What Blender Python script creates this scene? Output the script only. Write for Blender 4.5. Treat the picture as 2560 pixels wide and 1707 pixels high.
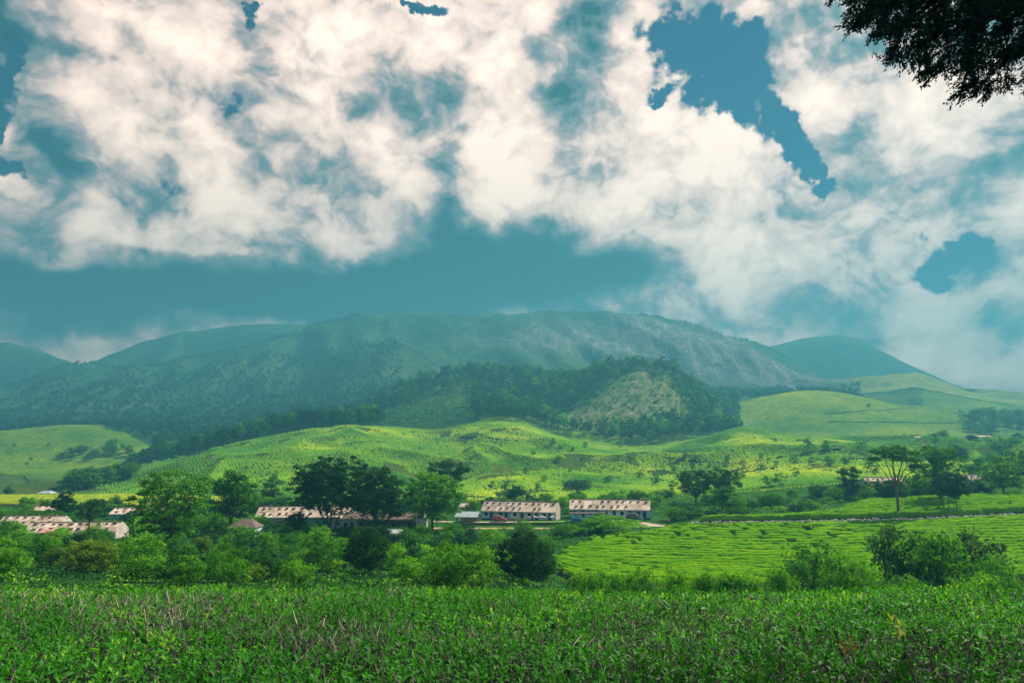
import bpy, math, random
import numpy as np
from mathutils import Vector, Matrix

random.seed(7)
RNG = np.random.default_rng(7)
scene = bpy.context.scene
for o in list(bpy.data.objects):
    bpy.data.objects.remove(o)
COL = scene.collection

# ------------------------------------------------------------------ camera
CAMZ = 17.0
FPX = 1778.0                      # focal length in photograph pixels (25 mm on 36 mm)
PITCH = math.atan((1130.0 - 853.5) / FPX)
cam_data = bpy.data.cameras.new("camera")
cam_data.lens = 25.0
cam_data.sensor_width = 36.0
cam_data.clip_start = 0.1
cam_data.clip_end = 12000.0
cam = bpy.data.objects.new("camera", cam_data)
COL.objects.link(cam)
cam.location = (0, 0, CAMZ)
cam.rotation_euler = (math.pi / 2 + PITCH, 0, 0)
scene.camera = cam
CP, SP = math.cos(PITCH), math.sin(PITCH)

def ray(u, v):
    """photograph pixel -> (x/y, z/y) slopes of that line of sight"""
    a = (np.asarray(u, float) - 1280.0) / FPX
    b = (853.5 - np.asarray(v, float)) / FPX
    k = CP - b * SP
    return a / k, (SP + b * CP) / k

def pt(u, v, y):
    tx, tz = ray(u, v)
    return Vector((float(tx) * y, y, CAMZ + float(tz) * y))

# ------------------------------------------------------------------ light
SUN_AZ, SUN_EL = math.radians(48), math.radians(47)
SUN_DIR = Vector((math.sin(SUN_AZ) * math.cos(SUN_EL), math.cos(SUN_AZ) * math.cos(SUN_EL), math.sin(SUN_EL)))
sun_data = bpy.data.lights.new("sun", 'SUN')
sun_data.energy = 5.0
sun_data.angle = math.radians(0.6)
sun_data.color = (1.0, 0.93, 0.80)
sun = bpy.data.objects.new("sun", sun_data)
COL.objects.link(sun)
sun.location = (0, 0, 900)
sun.rotation_euler = SUN_DIR.to_track_quat('Z', 'Y').to_euler()

vs = scene.view_settings
vs.view_transform = 'Standard'
vs.look = 'None'
vs.exposure = 1.75
vs.gamma = 1.0
vs.use_curve_mapping = False
scene.cycles.use_denoising = True
scene.cycles.use_adaptive_sampling = True
scene.cycles.adaptive_threshold = 0.015
scene.cycles.adaptive_min_samples = 16
scene.cycles.max_bounces = 6
scene.cycles.diffuse_bounces = 3
scene.cycles.transmission_bounces = 4
scene.cycles.transparent_max_bounces = 6
scene.cycles.volume_bounces = 0
scene.cycles.caustics_reflective = False
scene.cycles.caustics_refractive = False
scene.cycles.sample_clamp_indirect = 4.0

# ------------------------------------------------------------------ sky
world = bpy.data.worlds.new("World")
scene.world = world
world.use_nodes = True
world.cycles.sampling_method = 'MANUAL'
world.cycles.sample_map_resolution = 512
wt = world.node_tree
wt.nodes.clear()

class NB:
    """small helper that writes node arithmetic"""
    def __init__(s, tree): s.t = tree
    def n(s, kind, **kw):
        nd = s.t.nodes.new(kind)
        for k, v in kw.items(): setattr(nd, k, v)
        return nd
    def put(s, sock, val):
        if isinstance(val, bpy.types.NodeSocket): s.t.links.new(val, sock)
        elif val is not None: sock.default_value = val
    def m(s, op, a, b=None, c=None, clamp=False):
        nd = s.n('ShaderNodeMath', operation=op, use_clamp=clamp)
        for i, x in enumerate((a, b, c)):
            if x is not None: s.put(nd.inputs[i], x)
        return nd.outputs[0]
    def v(s, op, a, b=None, c=None, out=0):
        nd = s.n('ShaderNodeVectorMath', operation=op)
        for i, x in enumerate((a, b, c)):
            if x is not None: s.put(nd.inputs[i], x)
        return nd.outputs[out]
    def scale(s, a, f):
        nd = s.n('ShaderNodeVectorMath', operation='SCALE')
        s.put(nd.inputs[0], a); s.put(nd.inputs[3], f)
        return nd.outputs[0]
    def noise(s, vec, scale, detail=4, rough=0.5, lac=2.0, dist=0.0):
        nd = s.n('ShaderNodeTexNoise')
        s.put(nd.inputs['Vector'], vec)
        nd.inputs['Scale'].default_value = scale; nd.inputs['Detail'].default_value = detail
        nd.inputs['Roughness'].default_value = rough; nd.inputs['Lacunarity'].default_value = lac
        nd.inputs['Distortion'].default_value = dist
        return nd.outputs['Fac'], nd.outputs['Color']
    def ramp(s, fac, stops, interp='LINEAR'):
        nd = s.n('ShaderNodeValToRGB')
        cr = nd.color_ramp; cr.interpolation = interp
        while len(cr.elements) < len(stops): cr.elements.new(0.5)
        for e, (p, c) in zip(cr.elements, stops):
            e.position = p
            e.color = (c[0], c[1], c[2], 1) if not isinstance(c, (int, float)) else (c, c, c, 1)
        s.put(nd.inputs[0], fac)
        return nd.outputs[0]
    def mix(s, fac, a, b, mode='MIX'):
        nd = s.n('ShaderNodeMix', data_type='RGBA', blend_type=mode)
        s.put(nd.inputs[0], fac); s.put(nd.inputs[6], a); s.put(nd.inputs[7], b)
        return nd.outputs[2]
    def rng(s, val, a, b, c=0.0, d=1.0, smooth=True):
        nd = s.n('ShaderNodeMapRange', interpolation_type='SMOOTHSTEP' if smooth else 'LINEAR')
        s.put(nd.inputs[0], val)
        for i, x in enumerate((a, b, c, d)): nd.inputs[i + 1].default_value = x
        return nd.outputs[0]

def c4(r, g, b): return (r, g, b, 1.0)

def build_sky():
    w = NB(wt)
    d = w.n('ShaderNodeTexCoord').outputs['Generated']
    sep = w.n('ShaderNodeSeparateXYZ'); w.put(sep.inputs[0], d)
    az = w.m('ARCTAN2', sep.outputs[0], sep.outputs[1])
    el = w.m('ARCSINE', sep.outputs[2])
    comb = w.n('ShaderNodeCombineXYZ'); w.put(comb.inputs[0], az); w.put(comb.inputs[1], el)
    q0 = comb.outputs[0]
    _, wa = w.noise(d, 4.0, 2, 0.5)
    _, wb = w.noise(d, 13.0, 5, 0.6)
    wa = w.scale(w.v('SUBTRACT', wa, (0.5, 0.5, 0.5)), 0.10)
    wb1 = w.scale(w.v('SUBTRACT', wb, (0.5, 0.5, 0.5)), 0.05)
    q = w.v('ADD', w.v('ADD', q0, wa), wb1)
    qh = w.v('ADD', q0, w.scale(w.v('SUBTRACT', wb, (0.5, 0.5, 0.5)), 0.15))

    def ae(u, v):
        a = (u - 1280.0) / FPX; b = (853.5 - v) / FPX
        X, Y, Z = a, CP - b * SP, SP + b * CP
        r = math.sqrt(X * X + Y * Y + Z * Z)
        return math.atan2(X, Y), math.asin(Z / r)

    def blobs(field, vec, lst, grow=1.0):
        for (u, v, ru, rv, amp) in lst:
            a0, e0 = ae(u, v)
            a1, _ = ae(u + ru, v); _, e1 = ae(u, v - rv)
            sa = 1.0 / max(1e-4, (a1 - a0) * grow); se = 1.0 / max(1e-4, (e1 - e0) * grow)
            t = w.v('MULTIPLY_ADD', vec, (sa, se, 0), (-a0 * sa, -e0 * se, 0))
            d2 = w.v('DOT_PRODUCT', t, t, out=1)
            field = w.m('MULTIPLY_ADD', w.m('POWER', 0.3679, d2), amp, field)
        return field

    shade = [  # cloud masses: dark bases and thin grey-blue veils (-), sunlit heaps (+)
        (20, 90, 130, 150, -.34), (82, 330, 120, 90, -.30), (356, 384, 95, 85, -.40), (110, 822, 270, 46, -.55), (280, 650, 300, 50, -.24), (700, 676, 240, 44, -.26), (1180, 618, 260, 75, -.30), (1560, 640, 160, 60, -.15), (395, 470, 50, 45, -.4),
        (548, 252, 75, 35, -.55), (647, 110, 62, 95, -.55), (384, 230, 60, 60, -.3), (50, 540, 140, 90, -.30),
        (1058, 240, 90, 58, -.40), (930, 480, 90, 50, -.38), (1124, 470, 35, 110, -.42), (877, 384, 60, 60, -.3),
        (740, 270, 40, 60, -.2), (137, 705, 270, 55, -.95), (230, 775, 170, 40, -.75), (548, 722, 230, 42, -.75),
        (820, 735, 190, 36, -.75), (1097, 688, 330, 40, -1.0), (1030, 762, 480, 50, -.85), (1210, 610, 120, 60, -.45), (1042, 600, 120, 60, -.35),
        (1335, 592, 130, 60, -.55), (1340, 692, 220, 42, -.95), (1555, 690, 100, 50, -.40), (1640, 640, 80, 40, -.25),
        (1445, 330, 56, 66, -.48), (1490, 165, 50, 70, -.30), (1406, 220, 50, 30, -.42), (1445, 10, 40, 25, -.5),
        (2180, 410, 80, 52, -.46), (2310, 525, 95, 50, -.34), (1982, 180, 40, 40, -.35), (1965, 70, 110, 60, -.38),
        (2048, 750, 85, 46, -.40), (2075, 655, 60, 50, -.25), (2157, 812, 140, 36, -.25), (2450, 905, 220, 60, .30), (2510, 812, 70, 60, -.4),
        (1664, 510, 50, 50, -.28), (1883, 636, 40, 25, -.3), (2487, 384, 110, 100, -.2), (2300, 130, 160, 90, -.1),
        (356, 137, 140, 150, .30), (520, 160, 80, 60, .25), (208, 220, 60, 90, .25), (493, 438, 90, 90, .28),
        (230, 520, 60, 60, .36), (329, 592, 85, 45, .36), (630, 537, 130, 70, .34), (850, 592, 110, 50, .28),
        (795, 165, 100, 100, .30), (1042, 110, 130, 60, .30), (1206, 153, 120, 120, .32), (1261, 384, 90, 130, .36),
        (960, 356, 60, 60, .22), (1042, 438, 50, 50, .22), (150, 640, 60, 28, .40), (1307, 428, 100, 90, .3),
        (1598, 192, 50, 120, .34), (1718, 340, 170, 110, .36), (1554, 510, 110, 70, .36), (1883, 466, 130, 90, .22),
        (1828, 576, 130, 70, .32), (1773, 713, 150, 70, .40), (2157, 548, 80, 60, .30), (2212, 247, 200, 90, .30),
        (2267, 685, 90, 70, .28), (2322, 812, 120, 50, .42), (2514, 740, 80, 60, .30), (30, 300, 30, 30, .45), (25, 400, 40, 25, .4)]
    gaps = [  # openings to the blue
        (1686, 71, 60, 60, .9), (1773, 126, 105, 75, 1.0), (1806, 219, 70, 60, .9), (1850, 247, 50, 60, .8), (1883, 99, 45, 45, .8),
        (1932, 181, 40, 50, .7), (1938, 307, 55, 50, .9), (1971, 362, 35, 35, .8), (2058, 460, 45, 30, .9), (1653, 219, 30, 15, .7),
        (2382, 647, 85, 52, 1.0), (1075, 8, 55, 22, 1.0), (1005, 0, 60, 14, .9), (630, 44, 24, 24, .8), (5, 181, 26, 80, .9),
        (14, 318, 32, 55, 1.0), (60, 384, 30, 26, .9), (395, 480, 38, 38, .42), (560, 255, 40, 26, .5), (2005, 410, 28, 28, .7)]
    L = blobs(0.90, q, [(a, b, c * 1.05, e * 1.05, f * ((1.0 if b > 670 else .74) if f < 0 else .9)) for a, b, c, e, f in shade])
    G = blobs(0.0, qh, gaps)
    dz = w.v('MULTIPLY', d, (1, 1, 1.2))
    _, wc = w.noise(dz, 9.0, 3, 0.55)
    dw = w.v('ADD', dz, w.scale(w.v('SUBTRACT', wc, (0.5, 0.5, 0.5)), 0.07))
    f1, _ = w.noise(dw, 6.5, 8, 0.56, 2.1)
    vo = w.n('ShaderNodeTexVoronoi', feature='F1'); w.put(vo.inputs['Vector'], dw)
    vo.inputs['Scale'].default_value = 11.0; vo.inputs['Detail'].default_value = 3.0; vo.inputs['Roughness'].default_value = 0.55; vo.inputs['Lacunarity'].default_value = 2.2
    puff = w.m('SUBTRACT', 0.55, vo.outputs['Distance'])
    off = SUN_DIR * 0.02
    f2, _ = w.noise(w.v('ADD', dw, tuple(off)), 6.5, 5, 0.52, 2.1)
    lo, _ = w.noise(d, 2.2, 2, 0.5)
    relief = w.m('SUBTRACT', f1, f2)
    # heaped tops are crisp, shaded bases soft
    crisp = w.rng(L, 0.15, 0.85, 0.30, 1.0)
    det = w.m('MULTIPLY_ADD', relief, 1.8, w.m('MULTIPLY_ADD', puff, 0.55, w.m('MULTIPLY', w.m('SUBTRACT', f1, 0.5), 0.62)))
    L = w.m('MULTIPLY_ADD', det, crisp, L)
    L = w.m('MULTIPLY_ADD', w.m('SUBTRACT', lo, 0.5), 0.25, L)
    RAMP = [(0.0, (.000, .012, .022)), (.20, (.022, .07, .095)), (.38, (.27, .27, .28)), (.53, (.74, .52, .48)),
            (.68, (1.34, .94, .78)), (.83, (1.66, 1.18, .96)), (1.0, (2.0, 1.46, 1.17))]
    L = w.m('MULTIPLY_ADD', w.m('SUBTRACT', L, 0.66), 0.98, 0.655)
    cloud = w.ramp(L, RAMP)
    rag = w.m('ADD', w.m('MULTIPLY', w.m('SUBTRACT', f1, 0.5), -3.0), w.m('MULTIPLY', puff, -1.0))
    gm = w.m('MULTIPLY_ADD', rag, w.m('MULTIPLY_ADD', G, 1.0, 0.22, clamp=True), w.m('MINIMUM', G, 0.95))
    gm = w.m('ADD', gm, w.m('MULTIPLY', w.m('MAXIMUM', w.m('SUBTRACT', lo, 0.66), 0.0), 4.0))
    gap = w.rng(gm, 0.30, 0.78)
    nis = w.n('ShaderNodeTexSky', sky_type='NISHITA')
    nis.sun_disc = False
    nis.sun_elevation = SUN_EL; nis.sun_rotation = SUN_AZ
    nis.altitude = 1500; nis.air_density = 1.0; nis.dust_density = 0.6; nis.ozone_density = 2.0
    blue = w.mix(1.0, w.scale(nis.outputs[0], 0.10), c4(.00, .10, .30), 'MULTIPLY')
    col = w.mix(gap, cloud, blue)
    bg = w.n('ShaderNodeBackground'); w.put(bg.inputs[0], col); bg.inputs[1].default_value = 0.305
    # a cooler broken cloud deck going on round the rest of the sky, without the single masses placed above
    fr, _ = w.noise(d, 5.0, 3, 0.6)
    # (unseen clouds tinted cooler than those in view, for neutral ambient light below)
    rest = w.ramp(w.m('MULTIPLY_ADD', w.m('SUBTRACT', fr, 0.5), 1.7, 0.58), [(0.0, (.01, .09, .14)), (.38, (.12, .25, .33)), (.53, (.42, .52, .58)),
                  (.68, (.86, .88, .90)), (.83, (1.16, 1.13, 1.10)), (1.0, (1.38, 1.32, 1.26))])
    bg2 = w.n('ShaderNodeBackground'); w.put(bg2.inputs[0], rest); bg2.inputs[1].default_value = 0.305
    mx = w.n('ShaderNodeMixShader')
    ina = w.rng(w.m('ABSOLUTE', az), 0.70, 0.85, 1.0, 0.0)
    ine = w.m('MULTIPLY', w.rng(el, 0.63, 0.78, 1.0, 0.0), w.rng(el, -0.05, 0.0))
    w.put(mx.inputs[0], w.m('MULTIPLY', ina, ine, clamp=True))
    w.put(mx.inputs[1], bg2.outputs[0]); w.put(mx.inputs[2], bg.outputs[0])
    out = w.n('ShaderNodeOutputWorld'); w.put(out.inputs[0], mx.outputs[0])
build_sky()

# ------------------------------------------------------------------ mesh helpers
def mesh_np(name, V, F, smooth=False, attrs=None):
    """V (n,3); F: one (m,k) array or a list of such arrays with different k"""
    me = bpy.data.meshes.new(name)
    V = np.ascontiguousarray(V, dtype=np.float32)
    Fs = [np.asarray(f, np.int32) for f in (F if isinstance(F, list) else [F]) if len(f)]
    me.vertices.add(len(V)); me.vertices.foreach_set('co', V.ravel())
    li = np.concatenate([f.ravel() for f in Fs])
    tot = np.concatenate([np.full(len(f), f.shape[1], np.int32) for f in Fs])
    st = np.concatenate([[0], np.cumsum(tot)[:-1]]).astype(np.int32)
    me.loops.add(len(li)); me.loops.foreach_set('vertex_index', li)
    me.polygons.add(len(tot)); me.polygons.foreach_set('loop_start', st); me.polygons.foreach_set('loop_total', tot)
    if smooth: me.polygons.foreach_set('use_smooth', np.ones(len(tot), bool))
    for k, a in (attrs or {}).items():
        at = me.attributes.new(k, 'FLOAT', 'POINT')
        at.data.foreach_set('value', np.ascontiguousarray(a, dtype=np.float32))
    me.update(calc_edges=True)
    return me

def obj(name, me, mat=None, parent=None, loc=None, rot=None, scale=None):
    o = bpy.data.objects.new(name, me)
    COL.objects.link(o)
    if mat is not None and me is not None and len(me.materials) == 0:
        me.materials.append(mat)
    if parent is not None: o.parent = parent
    if loc is not None: o.location = loc
    if rot is not None: o.rotation_euler = rot
    if scale is not None: o.scale = scale if hasattr(scale, '__len__') else (scale,) * 3
    return o

def empty(name, loc=(0, 0, 0), rz=0.0):
    o = bpy.data.objects.new(name, None)
    COL.objects.link(o); o.location = loc; o.rotation_euler = (0, 0, rz); o.empty_display_size = 0.3
    return o

def tag(o, label=None, cat=None, group=None, kind=None):
    if label: o['label'] = label
    if cat: o['category'] = cat
    if group: o['group'] = group
    if kind: o['kind'] = kind
    return o

def copy_tree(o, parent=None):
    c = o.copy(); COL.objects.link(c); c.parent = parent
    for ch in list(o.children): copy_tree(ch, c)
    return c

class MB:
    """collects boxes, tubes and faces into one mesh"""
    def __init__(s): s.v = []; s.f = []
    def add(s, V, F):
        b = len(s.v); s.v += [tuple(p) for p in V]; s.f += [tuple(i + b for i in f) for f in F]
    def box(s, x0, x1, y0, y1, z0, z1, M=None):
        V = [Vector((x, y, z)) for z in (z0, z1) for y in (y0, y1) for x in (x0, x1)]
        if M is not None: V = [M @ p for p in V]
        s.add(V, [(0, 2, 3, 1), (4, 5, 7, 6), (0, 1, 5, 4), (2, 6, 7, 3), (0, 4, 6, 2), (1, 3, 7, 5)])
    def prism(s, poly, y0, y1):
        """poly in (x,z), extruded along y"""
        n = len(poly)
        V = [(x, y0, z) for x, z in poly] + [(x, y1, z) for x, z in poly]
        F = [tuple(range(n)), tuple(range(2 * n - 1, n - 1, -1))] + [(i, i + n, (i + 1) % n + n, (i + 1) % n) for i in range(n)]
        s.add(V, F)
    def tube(s, pts, rad, sides=6, cap=True):
        pts = [Vector(p) for p in pts]; n = len(pts)
        rad = rad if hasattr(rad, '__len__') else [rad] * n
        V = []; F = []
        for i, p in enumerate(pts):
            t = (pts[min(i + 1, n - 1)] - pts[max(i - 1, 0)]).normalized()
            a = t.cross(Vector((0.3, 0.9, 0.1))).normalized(); b = t.cross(a)
            for k in range(sides):
                an = 2 * math.pi * k / sides
                V.append(p + (a * math.cos(an) + b * math.sin(an)) * rad[i])
        for i in range(n - 1):
            for k in range(sides):
                F.append((i * sides + k, i * sides + (k + 1) % sides, (i + 1) * sides + (k + 1) % sides, (i + 1) * sides + k))
        if cap: F += [tuple(range(sides)), tuple(range((n - 1) * sides, n * sides))]
        s.add(V, F)
    def mesh(s, name, smooth=False):
        me = bpy.data.meshes.new(name); me.from_pydata(s.v, [], s.f)
        if smooth: me.polygons.foreach_set('use_smooth', np.ones(len(s.f), bool))
        me.update(); return me
    def build(s, name, mat, parent=None, smooth=False, **k):
        return obj(name, s.mesh(name, smooth), mat, parent, **k)

def fbm(x, y, oct=4, seed=0, gain=0.5):
    """value noise, about -1..1"""
    x = np.asarray(x, float); y = np.asarray(y, float)
    r = np.zeros(np.broadcast(x, y).shape); amp = 1.0; tot = 0.0
    for o in range(oct):
        xi = np.floor(x).astype(np.int64); yi = np.floor(y).astype(np.int64)
        fx = x - xi; fy = y - yi
        fx = fx * fx * (3 - 2 * fx); fy = fy * fy * (3 - 2 * fy)
        def h(a, b):
            n = (a * 374761393 + b * 668265263 + (seed + o * 17) * 974634777) & 0xFFFFFFFF
            n = ((n ^ (n >> 13)) * 1274126177) & 0xFFFFFFFF
            n = n ^ (n >> 16)
            return (n & 0xFFFF) / 32767.5 - 1.0
        v = (h(xi, yi) * (1 - fx) + h(xi + 1, yi) * fx) * (1 - fy) + (h(xi, yi + 1) * (1 - fx) + h(xi + 1, yi + 1) * fx) * fy
        r = r + v * amp; tot += amp; amp *= gain; x = x * 2.03 + 11.3; y = y * 2.03 - 7.1
    return r / tot

def sstep(a, b, x):
    t = np.clip((np.asarray(x, float) - a) / (b - a), 0, 1)
    return t * t * (3 - 2 * t)
# ------------------------------------------------------------------ materials
MATS = {}
def mat_new(name):
    m = bpy.data.materials.new(name); m.use_nodes = True
    m.node_tree.nodes.clear(); MATS[name] = m
    return m, NB(m.node_tree)

ALB = 0.75     # the whole picture is exposed so that real-world albedos this low come out right
def out_bsdf(n, col, rough=0.8, spec=0.2, normal=None, metal=0.0):
    b = n.n('ShaderNodeBsdfPrincipled')
    n.put(b.inputs['Base Color'], n.mix(1.0, col, c4(ALB, ALB, ALB), 'MULTIPLY')); n.put(b.inputs['Roughness'], rough)
    b.inputs['Specular IOR Level'].default_value = spec; b.inputs['Metallic'].default_value = metal
    if normal is not None: n.put(b.inputs['Normal'], normal)
    o = n.n('ShaderNodeOutputMaterial'); n.put(o.inputs[0], b.outputs[0])
    return b

def bump(n, h, strength=0.5, dist=0.1):
    b = n.n('ShaderNodeBump'); n.put(b.inputs['Height'], h)
    b.inputs['Strength'].default_value = strength; b.inputs['Distance'].default_value = dist
    return b.outputs[0]

def plain(name, col, rough=0.7, spec=0.25, var=0.25, scale=2.0, metal=0.0, bmp=0.0, dark=0.55):
    """painted / plastered / stone surface with uneven tone"""
    m, n = mat_new(name)
    tc = n.n('ShaderNodeTexCoord').outputs['Object']
    f, _ = n.noise(tc, scale, 6, 0.6)
    f2, _ = n.noise(tc, scale * 5.3, 4, 0.6)
    fac = n.m('ADD', n.m('MULTIPLY', n.rng(f, 0.35, 0.7), 0.7), n.m('MULTIPLY', n.rng(f2, 0.4, 0.7), 0.3))
    c = n.mix(n.m('MULTIPLY', fac, var * 2), c4(*col), c4(*[x * dark for x in col]))
    nm = bump(n, f2, bmp, 0.03) if bmp else None
    out_bsdf(n, c, rough, spec, nm, metal)
    return m

def leaf_mat(name, dark, light, tip=None, rough=0.7, spec=0.03, trans=0.30, big=0.25, objvar=0.55):
    """leaf faces: per-leaf tone (attribute tint), clump-sized tone, slight tone per plant, some light through"""
    m, n = mat_new(name)
    t = n.n('ShaderNodeAttribute', attribute_name='tint').outputs['Fac']
    tc = n.n('ShaderNodeTexCoord').outputs['Object']
    oi = n.n('ShaderNodeObjectInfo')
    f, _ = n.noise(tc, big, 3, 0.5)
    k = n.m('ADD', n.m('MULTIPLY', t, 0.6), n.m('MULTIPLY', n.rng(f, 0.35, 0.65), 0.4))
    k = n.m('MULTIPLY_ADD', n.m('SUBTRACT', oi.outputs['Random'], 0.5), objvar, k, clamp=True)
    stops = [(0.0, dark), (0.75, light)]
    stops.append((1.0, tip if tip else tuple(min(1, x * 1.2) for x in light)))
    col = n.mix(1.0, n.ramp(k, stops), c4(ALB, ALB, ALB), 'MULTIPLY')
    b = n.n('ShaderNodeBsdfPrincipled')
    n.put(b.inputs['Base Color'], col); b.inputs['Roughness'].default_value = rough
    b.inputs['Specular IOR Level'].default_value = spec
    tr = n.n('ShaderNodeBsdfTranslucent'); n.put(tr.inputs[0], n.mix(1.0, col, c4(1.25, 1.35, 0.55), 'MULTIPLY'))
    mx = n.n('ShaderNodeMixShader'); mx.inputs[0].default_value = trans
    n.put(mx.inputs[1], b.outputs[0]); n.put(mx.inputs[2], tr.outputs[0])
    o = n.n('ShaderNodeOutputMaterial'); n.put(o.inputs[0], mx.outputs[0])
    return m

def bark_mat(name, col):
    m, n = mat_new(name)
    tc = n.n('ShaderNodeTexCoord').outputs['Object']
    f, _ = n.noise(n.v('MULTIPLY', tc, (6, 6, 1.2)), 1.5, 5, 0.65)
    c = n.mix(f, c4(*[x * 0.5 for x in col]), c4(*[x * 1.4 for x in col]))
    out_bsdf(n, c, 0.9, 0.1, bump(n, f, 0.6, 0.05))
    return m

# ------------------------------------------------------------------ terrain
# every layer: depth y -> [(u, v)] where the ground at that depth is seen in the photograph,
# or a number: height relative to the camera
def add_dip(lst, d): return [(u, v + d) for u, v in lst]
crest620 = [(-700, 1215), (0, 1190), (180, 1204), (250, 1222), (330, 1180), (435, 1143), (610, 1099), (762, 1067), (925, 1056), (1010, 1070), (1088, 1078), (1180, 1066),
            (1295, 1056), (1393, 1098), (1578, 1132), (1700, 1105), (1796, 1085), (1850, 1052), (1900, 1066), (1937, 1074), (2013, 1094), (2120, 1092), (2560, 1105), (3200, 1100)]
ridge1900 = [(-700, 900), (0, 974), (142, 925), (191, 904), (225, 907), (321, 926), (383, 915), (451, 893), (560, 874), (635, 861), (700, 843), (765, 815), (850, 785),
             (1000, 772), (1150, 778), (1300, 770), (1480, 772), (1611, 779), (1741, 820), (1872, 854), (1959, 882), (2035, 938), (2133, 985), (2300, 1005), (2560, 1012), (3200, 1000)]
far2500 = [(-700, 760), (0, 843), (60, 850), (120, 871), (180, 904), (205, 912), (225, 903), (300, 862), (340, 846), (440, 822), (600, 800), (900, 800), (1600, 850), (1850, 880),
           (1960, 850), (2040, 828), (2090, 822), (2157, 834), (2212, 866), (2248, 892), (2322, 923), (2376, 950), (2481, 988), (2560, 1000), (3200, 980)]
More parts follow.
